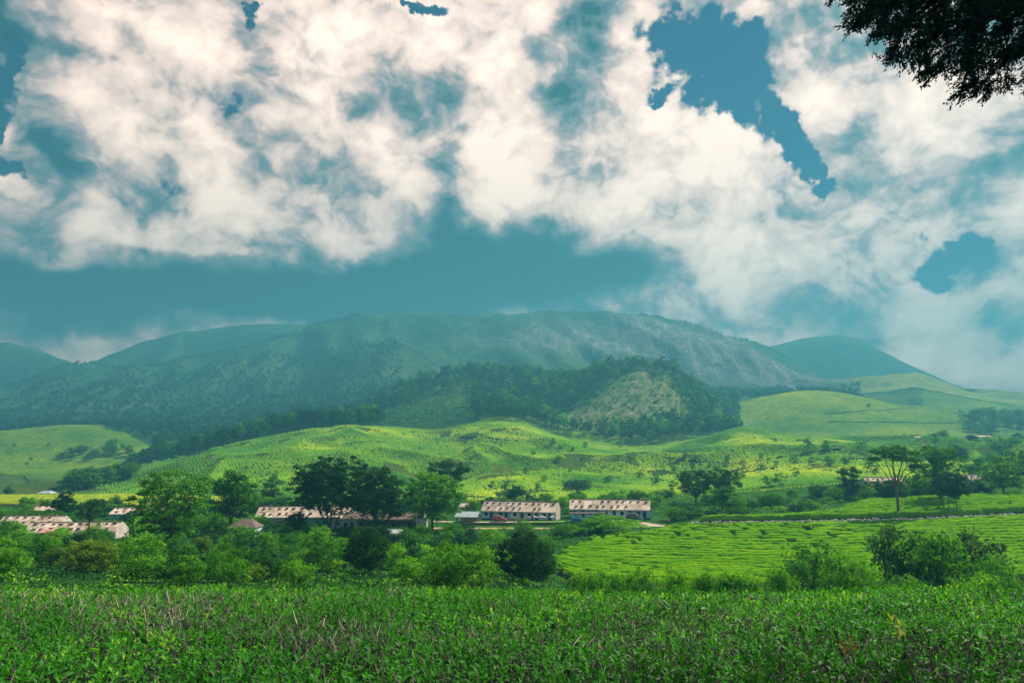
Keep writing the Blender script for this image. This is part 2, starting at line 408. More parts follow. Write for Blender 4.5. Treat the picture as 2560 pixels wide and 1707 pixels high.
LAYERS = [
    (0.0, -2.15), (5.0, -2.18), (10.0, -2.62),
    (13.0, [(0, 1530), (700, 1538), (1250, 1547), (1900, 1538), (2560, 1520)]),
    (16.0, -4.6), (24.0, -8.0),
    (40.0, [(0, 1500), (1300, 1500), (1420, 1560), (2560, 1560)]),
    (60.0, [(-600, 1470), (0, 1468), (1280, 1475), (1420, 1560), (2560, 1560)]),
    (80.0, [(-600, 1430), (0, 1432), (800, 1448), (1300, 1462), (1420, 1512), (2560, 1500)]),
    (100.0, [(-600, 1400), (0, 1404), (1200, 1418), (1340, 1430), (1420, 1460), (2000, 1462), (2560, 1448)]),
    (120.0, [(-600, 1375), (0, 1380), (1300, 1388), (1400, 1405), (1500, 1421), (2000, 1426), (2560, 1412)]),
    (140.0, [(-600, 1355), (0, 1358), (1150, 1362), (1380, 1370), (1500, 1372), (2000, 1374), (2560, 1358)]),
    (160.0, [(-600, 1336), (0, 1338), (600, 1338), (1150, 1332), (1400, 1331), (1560, 1331), (1740, 1324), (2000, 1323), (2300, 1316), (2560, 1303)]),
    (166.0, [(-600, 1330), (0, 1331), (600, 1330), (1150, 1326), (1440, 1326), (1600, 1324), (1740, 1315), (2000, 1313), (2300, 1307), (2560, 1294)]),
    (168.5, [(-600, 1328), (0, 1329), (600, 1328), (1150, 1324), (1440, 1324), (1600, 1322), (1740, 1306), (2000, 1302), (2300, 1296), (2560, 1283)]),
    (176.5, [(-600, 1318), (0, 1320), (600, 1317), (1100, 1318), (1180, 1318), (1432, 1318), (1560, 1313), (1660, 1318), (1740, 1301), (2000, 1297), (2300, 1290), (2560, 1273)]),
    (178.0, [(-600, 1316), (0, 1318), (600, 1314), (1080, 1310), (1180, 1306), (1432, 1305), (1560, 1309), (1650, 1312), (1740, 1300), (2000, 1296), (2300, 1288), (2560, 1271)]),
    (188.0, [(-600, 1304), (0, 1306), (600, 1304), (1080, 1302), (1420, 1299), (1560, 1296), (1640, 1300), (1740, 1293), (2000, 1283), (2100, 1272), (2300, 1265), (2560, 1252)]),
    (200.0, [(-600, 1295), (0, 1296), (600, 1294), (1080, 1292), (1420, 1290), (1640, 1290), (1740, 1285), (2000, 1272), (2100, 1258), (2300, 1250), (2560, 1240)]),
    (218.0, [(-600, 1275), (0, 1275), (600, 1280), (1080, 1282), (1420, 1280), (1740, 1272), (2000, 1258), (2150, 1244), (2560, 1230)]),
    (235.0, [(-600, 1252), (0, 1254), (500, 1256), (650, 1272), (1080, 1274), (1420, 1271), (1740, 1262), (2000, 1245), (2150, 1234), (2560, 1222)]),
    (262.0, [(-600, 1236), (0, 1240), (300, 1238), (560, 1243), (680, 1262), (1080, 1262), (1420, 1260), (1740, 1246), (2000, 1225), (2150, 1214), (2560, 1208)]),
    (275.0, [(-600, 1245), (0, 1249), (300, 1247), (560, 1250), (700, 1258), (1080, 1258), (1420, 1255), (1740, 1240), (2000, 1218), (2150, 1206), (2560, 1200)]),
    (310.0, [(-600, 1246), (0, 1252), (200, 1254), (330, 1245), (560, 1235), (700, 1240), (1080, 1246), (1420, 1240), (1740, 1218), (2000, 1195), (2150, 1188), (2560, 1186)]),
    (400.0, [(-600, 1230), (0, 1238), (200, 1244), (290, 1232), (420, 1206), (560, 1192), (700, 1180), (900, 1180), (1050, 1192), (1200, 1196), (1500, 1188), (1740, 1176), (2000, 1150), (2150, 1148), (2560, 1150)]),
    (500.0, [(-600, 1222), (0, 1218), (200, 1228), (280, 1226), (435, 1176), (610, 1144), (760, 1122), (900, 1112), (1010, 1128), (1120, 1140), (1250, 1126), (1400, 1130), (1578, 1150), (1740, 1136), (1850, 1112), (1950, 1106), (2120, 1112), (2300, 1118), (2560, 1124)]),
    (620.0, crest620),
    (680.0, [(-600, 1185), (0, 1165), (200, 1166), (300, 1172), (435, 1158), (610, 1116), (762, 1084), (925, 1068), (1088, 1072), (1200, 1044), (1300, 1052), (1393, 1085), (1578, 1110), (1700, 1098), (1796, 1098), (1850, 1074), (1937, 1095), (2120, 1108), (2560, 1112), (3200, 1100)]),
    (760.0, [(-600, 1150), (0, 1128), (200, 1134), (300, 1128), (435, 1140), (610, 1110), (762, 1080), (925, 1052), (1060, 1040), (1150, 1038), (1260, 1020), (1340, 1035), (1420, 1052), (1500, 1030), (1600, 1016), (1700, 1032), (1780, 1070), (1850, 1100), (1950, 1102), (2120, 1090), (2400, 1085), (2560, 1090), (3200, 1080)]),
    (850.0, [(-600, 1110), (0, 1096), (160, 1092), (320, 1096), (435, 1108), (610, 1096), (800, 1066), (950, 1040), (1100, 1015), (1250, 1000), (1350, 1000), (1420, 978), (1500, 945), (1600, 926), (1680, 936), (1740, 980), (1800, 1060), (1860, 1090), (1950, 1068), (2040, 1050), (2200, 1048), (2400, 1058), (2560, 1062), (3200, 1050)]),
    (900.0, [(-600, 1100), (0, 1088), (160, 1080), (320, 1084), (610, 1086), (800, 1058), (950, 1025), (1100, 985), (1250, 975), (1350, 978), (1420, 955), (1500, 922), (1600, 906), (1680, 920), (1740, 968), (1800, 1060), (1860, 1062), (1950, 1030), (2040, 1015), (2200, 1028), (2400, 1045), (2560, 1048), (3200, 1040)]),
    (1000.0, [(-600, 1090), (0, 1080), (160, 1060), (260, 1062), (320, 1074), (610, 1068), (800, 1045), (900, 1020), (960, 995), (1050, 958), (1150, 932), (1250, 926), (1350, 940), (1450, 962), (1600, 975), (1740, 1015), (1800, 1018), (1880, 995), (1950, 975), (2040, 965), (2120, 980), (2200, 1002), (2300, 1014), (2400, 1024), (2560, 1036), (3200, 1030)]),
    (1120.0, [(-600, 1080), (0, 1078), (160, 1066), (320, 1068), (610, 1050), (850, 1025), (960, 1005), (1050, 985), (1150, 962), (1250, 955), (1350, 965), (1600, 980), (1800, 1000), (1950, 998), (2040, 992), (2120, 1002), (2200, 1020), (2400, 1036), (2560, 1040), (3200, 1030)]),
    (1400.0, [(-600, 1010), (0, 1050), (200, 1010), (400, 1020), (600, 1010), (760, 985), (900, 950), (1050, 935), (1200, 930), (1400, 930), (1600, 940), (1800, 972), (1900, 984), (2000, 978), (2130, 968), (2230, 944), (2303, 937), (2395, 964), (2482, 981), (2560, 995), (3200, 990)]),
    (1550.0, [(-600, 980), (0, 1020), (200, 965), (400, 980), (600, 950), (760, 935), (860, 900), (960, 860), (1010, 850), (1080, 890), (1200, 905), (1300, 888), (1400, 870), (1500, 858), (1650, 848), (1800, 862), (1900, 888), (1980, 930), (2060, 972), (2150, 975), (2230, 965), (2303, 960), (2482, 1000), (2560, 1010), (3200, 1000)]),
    (1700.0, [(-600, 940), (0, 1000), (150, 950), (250, 945), (400, 945), (600, 905), (760, 880), (900, 860), (1050, 870), (1200, 865), (1300, 845), (1450, 832), (1650, 826), (1750, 838), (1850, 868), (1920, 890), (1990, 925), (2060, 965), (2150, 990), (2300, 990), (2482, 1010), (2560, 1015), (3200, 1000)]),
    (1900.0, ridge1900),
    (2080.0, add_dip(ridge1900, 45)),
    (2400.0, far2500),
    (2600.0, add_dip(far2500, 55)),
]
TXC = np.linspace(-1.15, 1.15, 371)
YR = np.unique(np.concatenate([np.arange(0, 60, 1.0), np.arange(60, 150, 1.5), np.arange(150, 215, 0.75), np.arange(215, 420, 2.0),
                               np.arange(420, 1250, 4.5), np.arange(1250, 2601, 11.0)]))
def build_height():
    lz = []
    for y, spec in LAYERS:
        if isinstance(spec, (int, float)):
            lz.append(np.full(len(TXC), float(spec)))
        else:
            s = sorted(spec); tx, tz = ray([p[0] for p in s], [p[1] for p in s])
            lz.append(np.interp(TXC, tx, tz) * y)
    lz = np.array(lz); ly = np.array([l[0] for l in LAYERS])
    Z = np.empty((len(YR), len(TXC)))
    for j in range(len(TXC)):
        Z[:, j] = np.interp(YR, ly, lz[:, j])
    def blur(A, k, axis):
        ker = np.exp(-0.5 * (np.arange(-3 * k, 3 * k + 1) / k) ** 2); ker /= ker.sum()
        P = np.pad(A, [(3 * k, 3 * k) if a == axis else (0, 0) for a in (0, 1)], mode='edge')
        return np.apply_along_axis(lambda r: np.convolve(r, ker, 'valid'), axis, P)
    S = blur(blur(Z, 3, 1), 2, 0)
    S2 = blur(S, 4, 0)
    w = sstep(260, 420, YR)[:, None]
    Z = S * (1 - w) + S2 * w
    X = TXC[None, :] * YR[:, None]; Y = np.broadcast_to(YR[:, None], Z.shape)
    a = sstep(300, 420, Y)
    sp = a * (1 - sstep(540, 640, Y))
    rid = (1 - np.abs(fbm(X / 95 + Y / 300, Y / 190, 3, 77))) ** 2
    Z = Z + a * (fbm(X / 70, Y / 70, 4, 3) * 3.2 + fbm(X / 16, Y / 16, 3, 5) * 1.0) + sp * (rid - .55) * 15
    f = sstep(1150, 1500, Y)
    crestfade = 1 - .65 * np.exp(-((Y - 1900) / 60) ** 2) - .8 * np.exp(-((Y - 2400) / 80) ** 2)
    Z = Z + f * crestfade * (fbm(X / 170, Y / 260, 5, 9) * 20 + ((1 - np.abs(fbm(X / 120 + Y / 400, Y / 420, 4, 12))) ** 2 - .5) * 34)
    return Z + CAMZ
HZ = build_height()
def hgt(x, y):
    """ground height at world x, y (arrays welcome)"""
    x = np.asarray(x, float); y = np.asarray(y, float)
    yc = np.clip(y, 0.0, YR[-1] - 1e-3); tx = np.clip(x / np.maximum(yc, 12.0), TXC[0], TXC[-1] - 1e-6)
    i = np.clip(np.searchsorted(YR, yc, side='right') - 1, 0, len(YR) - 2)
    fy = (yc - YR[i]) / (YR[i + 1] - YR[i])
    tj = (tx - TXC[0]) / (TXC[1] - TXC[0]); j = np.clip(tj.astype(int), 0, len(TXC) - 2); fx = tj - j
    return (HZ[i, j] * (1 - fx) + HZ[i, j + 1] * fx) * (1 - fy) + (HZ[i + 1, j] * (1 - fx) + HZ[i + 1, j + 1] * fx) * fy
def gz(x, y): return float(hgt(x, y))
def at(u, y, v=1200):
    """point of the ground at depth y in picture column u"""
    tx, _ = ray(u, v); x = float(tx) * y
    return Vector((x, y, gz(x, y)))
def project(p):
    p = np.asarray(p, float).reshape(-1, 3); d = p - np.array([0, 0, CAMZ])
    zc = d[:, 1] * CP + d[:, 2] * SP; yc = -d[:, 1] * SP + d[:, 2] * CP
    return 1280 + FPX * d[:, 0] / zc, 853.5 - FPX * yc / zc

def grid_faces(nr, nc):
    i = np.arange(nr - 1)[:, None] * nc + np.arange(nc - 1)[None, :]
    i = i.ravel()
    return np.stack([i, i + 1, i + nc + 1, i + nc], 1)

def fan_patch(name, y0, y1, mat, attrs=None):
    r = np.where((YR >= y0) & (YR <= y1))[0]
    X = TXC[None, :] * YR[r][:, None]; Y = np.broadcast_to(YR[r][:, None], X.shape); Z = HZ[r]
    V = np.stack([X, Y, Z], -1).reshape(-1, 3)
    at_ = attrs(V) if attrs else None
    o = obj(name, mesh_np(name, V, grid_faces(len(r), len(TXC)), True, at_), mat)
    return tag(o, kind='structure')

# soil and undergrowth floor
def ground_mats():
    m, n = mat_new('undergrowth_floor')
    tc = n.n('ShaderNodeTexCoord').outputs['Object']
    f, _ = n.noise(tc, 0.09, 5, 0.6); g, _ = n.noise(tc, 1.3, 5, 0.65); h, _ = n.noise(tc, 5.0, 3, 0.6)
    c = n.ramp(n.m('ADD', n.m('MULTIPLY', f, 0.5), n.m('MULTIPLY', g, 0.5)), [(.33, (.012, .045, .012)), (.5, (.03, .10, .02)), (.62, (.07, .17, .03)), (.75, (.13, .11, .05))])
    out_bsdf(n, c, 1.0, 0.0, bump(n, n.m('ADD', g, n.m('MULTIPLY', h, .5)), 1.0, 0.8))

    m, n = mat_new('tea_hill')
    tc = n.n('ShaderNodeTexCoord').outputs['Object']
    a = n.n('ShaderNodeAttribute', attribute_name='bare').outputs['Fac']
    yl = n.n('ShaderNodeAttribute', attribute_name='young').outputs['Fac']
    wo = n.n('ShaderNodeAttribute', attribute_name='wood').outputs['Fac']
    sep = n.n('ShaderNodeSeparateXYZ'); n.put(sep.inputs[0], tc)
    cxy = n.n('ShaderNodeCombineXYZ'); n.put(cxy.inputs[0], sep.outputs[0]); n.put(cxy.inputs[1], sep.outputs[1])
    _, wv = n.noise(cxy.outputs[0], 0.012, 2, 0.5)
    p = n.v('ADD', cxy.outputs[0], n.scale(n.v('SUBTRACT', wv, (.5, .5, .5)), 30.0))
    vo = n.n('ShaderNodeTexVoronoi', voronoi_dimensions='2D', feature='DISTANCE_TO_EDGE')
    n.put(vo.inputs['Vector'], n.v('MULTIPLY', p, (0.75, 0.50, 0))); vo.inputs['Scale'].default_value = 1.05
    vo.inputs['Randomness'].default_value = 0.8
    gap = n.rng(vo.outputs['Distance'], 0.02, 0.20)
    vb = n.n('ShaderNodeTexVoronoi', voronoi_dimensions='2D', feature='F1')
    n.put(vb.inputs['Vector'], n.v('MULTIPLY', p, (0.75, 0.50, 0))); vb.inputs['Scale'].default_value = 1.05; vb.inputs['Randomness'].default_value = 0.8
    cellr = n.n('ShaderNodeSeparateXYZ'); n.put(cellr.inputs[0], vb.outputs['Color'])
    f, _ = n.noise(p, 0.016, 5, 0.6); g, _ = n.noise(p, 0.13, 5, 0.65); pat, _ = n.noise(p, 0.045, 3, 0.6)
    k = n.m('ADD', n.m('MULTIPLY', f, .45), n.m('ADD', n.m('MULTIPLY', g, .45), n.m('MULTIPLY', cellr.outputs[0], .10)))
    k = n.m('MULTIPLY_ADD', yl, .22, k)
    green = n.ramp(k, [(.32, (.05, .15, .012)), (.45, (.12, .26, .014)), (.56, (.25, .38, .016)), (.72, (.44, .50, .02))])
    soilc = n.mix(g, c4(.16, .11, .07), c4(.34, .25, .18))
    tea = n.mix(gap, c4(.016, .055, .014), green)  # dark cell edges: self-shadowing between bushes put into the colour
    pl = n.n('ShaderNodeAttribute', attribute_name='planted').outputs['Fac']
    tea = n.mix(n.m('MULTIPLY', pl, .8), tea, c4(.035, .060, .016))
    scar = n.m('MULTIPLY', n.rng(pat, .64, .72), n.rng(g, .48, .58))
    tea = n.mix(scar, tea, soilc)
    scrub = n.ramp(g, [(.3, (.045, .10, .025)), (.46, (.13, .18, .06)), (.60, (.24, .24, .13)), (.76, (.38, .33, .26))])
    woodc = n.ramp(g, [(.3, (.012, .04, .015)), (.7, (.04, .10, .03))])
    c = n.mix(a, tea, scrub); c = n.mix(wo, c, woodc)
    hgt_ = n.m('ADD', n.m('MULTIPLY', gap, .8), n.m('MULTIPLY', g, .7))
    out_bsdf(n, c, 1.0, 0.0, bump(n, hgt_, 1.0, 0.7))

    m, n = mat_new('mountain_slope')
    tc = n.n('ShaderNodeTexCoord').outputs['Object']
    a = n.n('ShaderNodeAttribute', attribute_name='rock').outputs['Fac']
    yl = n.n('ShaderNodeAttribute', attribute_name='young').outputs['Fac']
    f, _ = n.noise(tc, 0.006, 6, 0.6); g, _ = n.noise(tc, 0.045, 6, 0.7); h, _ = n.noise(tc, 0.16, 4, 0.6)
    st, _ = n.noise(n.v('MULTIPLY', tc, (.06, .012, .008)), 1.0, 5, 0.65)
    forest = n.ramp(n.m('ADD', n.m('MULTIPLY', f, .45), n.m('ADD', n.m('MULTIPLY', g, .35), n.m('MULTIPLY', h, .2))),
                    [(.36, (.010, .035, .018)), (.48, (.025, .075, .03)), (.56, (.07, .13, .05)), (.68, (.16, .20, .10))])
    rock = n.ramp(n.m('ADD', n.m('MULTIPLY', st, .7), n.m('MULTIPLY', h, .3)), [(.35, (.08, .10, .08)), (.48, (.14, .15, .13)), (.58, (.25, .23, .20)), (.68, (.44, .38, .33))])
    c = n.mix(n.m('MULTIPLY', a, n.rng(g, .30, .50)), forest, rock)
    c = n.mix(yl, c, n.ramp(g, [(.3, (.12, .22, .05)), (.7, (.40, .42, .12))]))
    out_bsdf(n, c, 1.0, 0.0, bump(n, n.m('ADD', g, n.m('MULTIPLY', h, .4)), 1.0, 9.0))
ground_mats()

def inpoly(u, v, poly):
    r = np.zeros(len(u), bool); n = len(poly)
    for i in range(n):
        x1, y1 = poly[i]; x2, y2 = poly[(i + 1) % n]
        c = ((y1 > v) != (y2 > v)) & (u < (x2 - x1) * (v - y1) / (y2 - y1 + 1e-9) + x1)
        r ^= c
    return r

def ell(V, u, y, ru, ry):
    """soft round patch of ground about column u, depth y"""
    c = at(u, y); sx = ru / FPX * y
    return np.exp(-(((V[:, 0] - c.x) / sx) ** 2 + ((V[:, 1] - y) / ry) ** 2) ** 1.5)

def hill_attrs(V):
    bare = np.clip(ell(V, 1610, 780, 110, 55) * 1.2 + ell(V, 1640, 826, 55, 40) * 1.1 + ell(V, 1480, 748, 110, 40) + ell(V, 1385, 738, 70, 26) * .8 + fbm(V[:, 0] / 14, V[:, 1] / 14, 3, 66) * .22 + ell(V, 1120, 905, 130, 70) * .29 + ell(V, 360, 390, 130, 60) * .35, 0, 1)
    U, W = project(V)
    behind = (V[:, 1] > 690) & (U > 900) & (U < 1840) & (V[:, 1] < 1090)
    left = (V[:, 1] > np.interp(U, [230, 330, 450, 620], [1010, 900, 740, 650]) + fbm(V[:, 0] / 30, V[:, 1] / 30, 3, 8) * 60) & (U > 200) & (U < 1200)
    leftfar = (V[:, 1] > 1010) & (U < 900)
    wood = (np.where(behind | left | leftfar, 1.0, 0.0)) * (1 - np.clip(bare * 1.2, 0, 1))
    wood = np.maximum(wood, np.where((V[:, 1] > 1030) & (U > 1780) & (U < 2300), .6, 0))
    nz = fbm(V[:, 0] / 45, V[:, 1] / 45, 3, 21)
    young = np.clip(ell(V, 1660, 340, 130, 40) * 1.4 + ell(V, 1900, 360, 250, 60) * .8 + ell(V, 900, 520, 200, 80) * .5 + ell(V, 1200, 420, 250, 60) * .4 +
                    ell(V, 2040, 980, 200, 90) * .5 + ell(V, 100, 520, 200, 160) * .25 + nz * .35, -.6, 1)  # sunlit and cloud-shaded patches put into the tea colour
    planted = sstep(282, 292, V[:, 1]) * (1 - sstep(600, 640, V[:, 1])) * (1 - np.clip(bare * 2, 0, 1)) * (1 - wood)
    return {'bare': bare, 'wood': wood, 'young': young, 'planted': planted}

def mountain_attrs(V):
    rock = np.clip(ell(V, 1750, 1600, 330, 170) * 1.1 + ell(V, 1900, 1500, 200, 120) * 1.2 + ell(V, 1450, 1650, 250, 130) * .7, 0, 1)
    U, W = project(V)
    young = np.where((U > 2050) & (V[:, 1] < 1480), np.clip((U - 2050) / 150, 0, 1), 0) * .8
    return {'rock': rock, 'young': young}

plain('tea_soil', (.010, .014, .008), .95, .05, .4, .8, bmp=.5)
def near_ground():
    for nm, y0, y1, mt in (('ground', -20, 15, 'tea_soil'), ('bank', 15, 60, 'undergrowth_floor')):
        xs = np.arange(-75, 75.1, 1.0); ys = np.arange(y0, y1 + .1, 1.0)
        X, Y = np.meshgrid(xs, ys); Z = hgt(X, Y)
        V = np.stack([X, Y, Z], -1).reshape(-1, 3)
        tag(obj(nm, mesh_np(nm, V, grid_faces(len(ys), len(xs)), True), MATS[mt]), kind='structure')
near_ground()
fan_patch('valley_floor', 60, 276, MATS['undergrowth_floor'])
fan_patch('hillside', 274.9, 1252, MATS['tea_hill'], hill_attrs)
fan_patch('mountain', 1245, 2601, MATS['mountain_slope'], mountain_attrs)

# ------------------------------------------------------------------ air
def haze():
    top = float(HZ.max()) + 6.0
    mb = MB(); mb.box(-3500, 3500, -60, 2700, float(HZ.min()) - 3.0, top)
    m, n = mat_new('haze_air')
    pv = n.n('ShaderNodeVolumePrincipled')
    pv.inputs['Color'].default_value = (.060, .245, .318, 1)
    pv.inputs['Density'].default_value = 0.00062
    pv.inputs['Anisotropy'].default_value = 0.22
    o = n.n('ShaderNodeOutputMaterial'); n.put(o.inputs['Volume'], pv.outputs[0])
    h = mb.build('haze', m); tag(h, kind='stuff', label='thin blue-green haze filling the whole valley air', cat='haze')
haze()
# ------------------------------------------------------------------ plants
leaf_mat('leaf_dark', (.007, .036, .013), (.026, .095, .018), (.055, .15, .024))
leaf_mat('leaf_mid', (.018, .088, .008), (.078, .25, .014), (.18, .38, .02))
leaf_mat('leaf_bright', (.036, .15, .008), (.15, .40, .014), (.33, .55, .025))
leaf_mat('leaf_yellow', (.05, .12, .015), (.17, .30, .035), (.32, .40, .06))
leaf_mat('leaf_mango', (.030, .11, .008), (.22, .34, .025), (.62, .56, .10), big=0.5, objvar=0)  # new leaves yellow; dark end raised to put a lit look into the crown
leaf_mat('leaf_blue', (.008, .042, .030), (.028, .105, .050), (.06, .17, .07))
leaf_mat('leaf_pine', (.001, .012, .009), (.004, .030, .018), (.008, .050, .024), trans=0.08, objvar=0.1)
leaf_mat('leaf_russet', (.02, .07, .02), (.07, .17, .04), (.22, .20, .09), big=0.8)
bark_mat('bark_grey', (.12, .10, .08)); bark_mat('bark_dark', (.045, .038, .03)); bark_mat('bark_pale', (.26, .23, .19))

def unit(a): return a / np.maximum(np.linalg.norm(a, axis=-1, keepdims=True), 1e-9)

def leaf_cards(C, Nrm, size, aspect, rng, fold=0.25):
    """folded diamond leaf at each centre: 5 points, 4 triangles for near leaves or a bent quad"""
    n = len(C)
    t = unit(np.cross(Nrm, rng.normal(size=(n, 3)))); b = np.cross(Nrm, t)
    s = (size * rng.uniform(.65, 1.25, n))[:, None]
    V = np.stack([C - t * s * .5, C - b * s * aspect * .5 + Nrm * s * fold * .3, C + t * s * .5, C + b * s * aspect * .5 + Nrm * s * fold * .3], 1).reshape(-1, 3)
    F = np.arange(n * 4).reshape(-1, 4)
    return V, F

def crown_mesh(name, rng, lobes, clumps, per, cr, leaf, flat=0.6, aspect=0.6, upw=0.5, mat='leaf_mid', tintj=0.25):
    lobes = np.asarray(lobes, float)
    w = (lobes[:, 3] * lobes[:, 4] + lobes[:, 4] * lobes[:, 5] + lobes[:, 3] * lobes[:, 5]) ; w /= w.sum()
    li = rng.choice(len(lobes), clumps, p=w)
    d = unit(rng.normal(size=(clumps, 3))); d[:, 2] = np.where(d[:, 2] < -0.35, -d[:, 2] * .6, d[:, 2])
    r = rng.uniform(0.15, 1.0, clumps)[:, None] ** 0.4
    L = lobes[li]
    cc = L[:, :3] + d * r * L[:, 3:6]
    crs = cr * rng.uniform(.6, 1.35, clumps)
    ci = np.repeat(np.arange(clumps), per)
    n = len(ci)
    dd = unit(rng.normal(size=(n, 3)))
    rr = (rng.uniform(.1, 1, n) ** .5)[:, None]
    off = dd * rr * crs[ci][:, None]; off[:, 2] *= flat
    C = cc[ci] + off
    nrm = unit(dd * .7 + rng.normal(size=(n, 3)) * .55 + np.array([0, 0, upw]))
    V, F = leaf_cards(C, nrm, leaf, aspect, rng)
    tint = np.clip(rng.uniform(0.15, .85, clumps)[ci] * .65 + rng.uniform(0, 1, n) * .35, 0, 1)
    me = mesh_np(name, V, F, False, {'tint': np.repeat(tint, 4)})
    me.materials.append(MATS[mat])
    return me, cc

def trunk_mesh(name, rng, base_r, fork_z, lobes, cc, mat='bark_grey', lean=(0, 0), nbr=18, stems=1, spread=0.0, limb=0.45):
    mb = MB(); tops = []
    for s in range(stems):
        an = 2 * math.pi * (s + rng.uniform(0, .5)) / max(stems, 1)
        dx, dy = (math.cos(an) * spread, math.sin(an) * spread) if stems > 1 else (0, 0)
        p0 = Vector((dx * .25, dy * .25, -0.6)); p1 = Vector((dx * .6 + lean[0] * .5, dy * .6 + lean[1] * .5, fork_z * .55)); p2 = Vector((dx + lean[0], dy + lean[1], fork_z))
        r0 = base_r / (stems ** .45)
        mb.tube([p0, p0.lerp(p1, .25) + Vector((rng.normal() * .05, rng.normal() * .05, 0)), p1, p2], [r0 * 1.5, r0 * 1.05, r0 * .85, r0 * .7], 7)
        tops.append((p2, r0 * .7))
    ends = []
    for l in lobes:
        t, r = tops[int(rng.integers(len(tops)))]
        start = t - Vector((0, 0, rng.uniform(0, .2) * fork_z)); e = Vector(l[:3]) - Vector((0, 0, l[5] * .3))
        mid = start.lerp(e, .5) + Vector((rng.normal() * .1, rng.normal() * .1, (e - start).length * .08))
        q = start.lerp(mid, .5) + Vector((0, 0, -(e - start).length * .03))
        mb.tube([start, q, mid, e], [r * .75, r * .6, r * .42, r * .18], 5)
        ends.append((mid, e, r))
    for k in range(nbr):
        c = Vector(cc[int(rng.integers(len(cc)))])
        mid, e, r = min(ends, key=lambda x: (x[1] - c).length)
        s = mid.lerp(e, rng.uniform(.1, .9))
        m2 = s.lerp(c, .55) + Vector((0, 0, (c - s).length * .1))
        mb.tube([s, m2, c], [r * .26, r * .17, r * .05], 4)
    me = mb.mesh(name, True); me.materials.append(MATS[mat])
    return me

def profile_lobes(rng, prof, n, W, H, D=None, size=(.30, .5)):
    """lobes filling a crown whose half-width at height z is given by prof [(z, r)]"""
    D = D or W
    zs = np.array([p[0] for p in prof]); rs = np.array([p[1] for p in prof])
    grid = np.linspace(zs[0], zs[-1], 60); wr = np.interp(grid, zs, rs) + .03; cdf = np.cumsum(wr) / wr.sum()
    out = []
    for k in range(n):
        z = float(np.interp((k + rng.uniform(.2, .8)) / n, cdf, grid)); r = float(np.interp(z, zs, rs))
        an = k * 2.39996 + rng.uniform(-.5, .5); s = rng.uniform(*size)
        lr = max(r * s * 1.35, .08); off = max(r - lr * .80, 0)
        hz = min(lr * W / H * .8, (zs[-1] - zs[0]) * .35)
        zc = min(max(z, zs[0] + hz * .5), zs[-1] - hz * .95)
        out.append((math.cos(an) * off * W, math.sin(an) * off * D, zc * H, lr * W, lr * D, hz * H))
    return out

def make_tree(name, seed, W, H, prof, nl, clumps, per, cr, leaf, mat, bark='bark_grey', tr=0.03, fork=0.35, flat=.6, aspect=.6, upw=.5,
              stems=1, spread=0., nbr=18, lobes=None, lean=(0, 0), size=(.30, .5), loc=(0, 0, 0)):
    rng = np.random.default_rng(seed)
    lb = [(a * W, b * W, c * H, d * W, e * W, f * H) for a, b, c, d, e, f in lobes] if lobes else profile_lobes(rng, prof, nl, W, H, size=size)
    cm, cc = crown_mesh('crown', rng, lb, clumps, per, cr, leaf, flat, aspect, upw, mat)
    tm = trunk_mesh('trunk', rng, tr * H, fork * H, lb, cc, bark, lean, nbr, stems, spread)
    root = empty(name, loc)
    obj('trunk', tm, None, root); obj('crown', cm, None, root)
    return root

def hero(name, u, y, vtop, wpx, label, cat='tree', group=None, **k):
    p = at(u, y); H = pt(u, vtop, y).z - p.z; W = wpx / FPX * y * 1.02
    t = make_tree(name, loc=p, W=W, H=H, **k)
    return tag(t, label, cat, group)

R_ROUND = [(.22, .25), (.4, .47), (.6, .5), (.8, .40), (1.0, .12)]
R_LOW = [(.02, .36), (.2, .48), (.45, .5), (.7, .42), (.88, .28), (1.0, .08)]
R_COL = [(.05, .32), (.25, .46), (.5, .5), (.72, .42), (.88, .28), (1.0, .1)]
R_DOME = [(.24, .36), (.36, .5), (.55, .5), (.75, .42), (.9, .3), (1.0, .14)]
R_UMB = [(.60, .22), (.72, .44), (.84, .5), (.93, .4), (1.0, .16)]

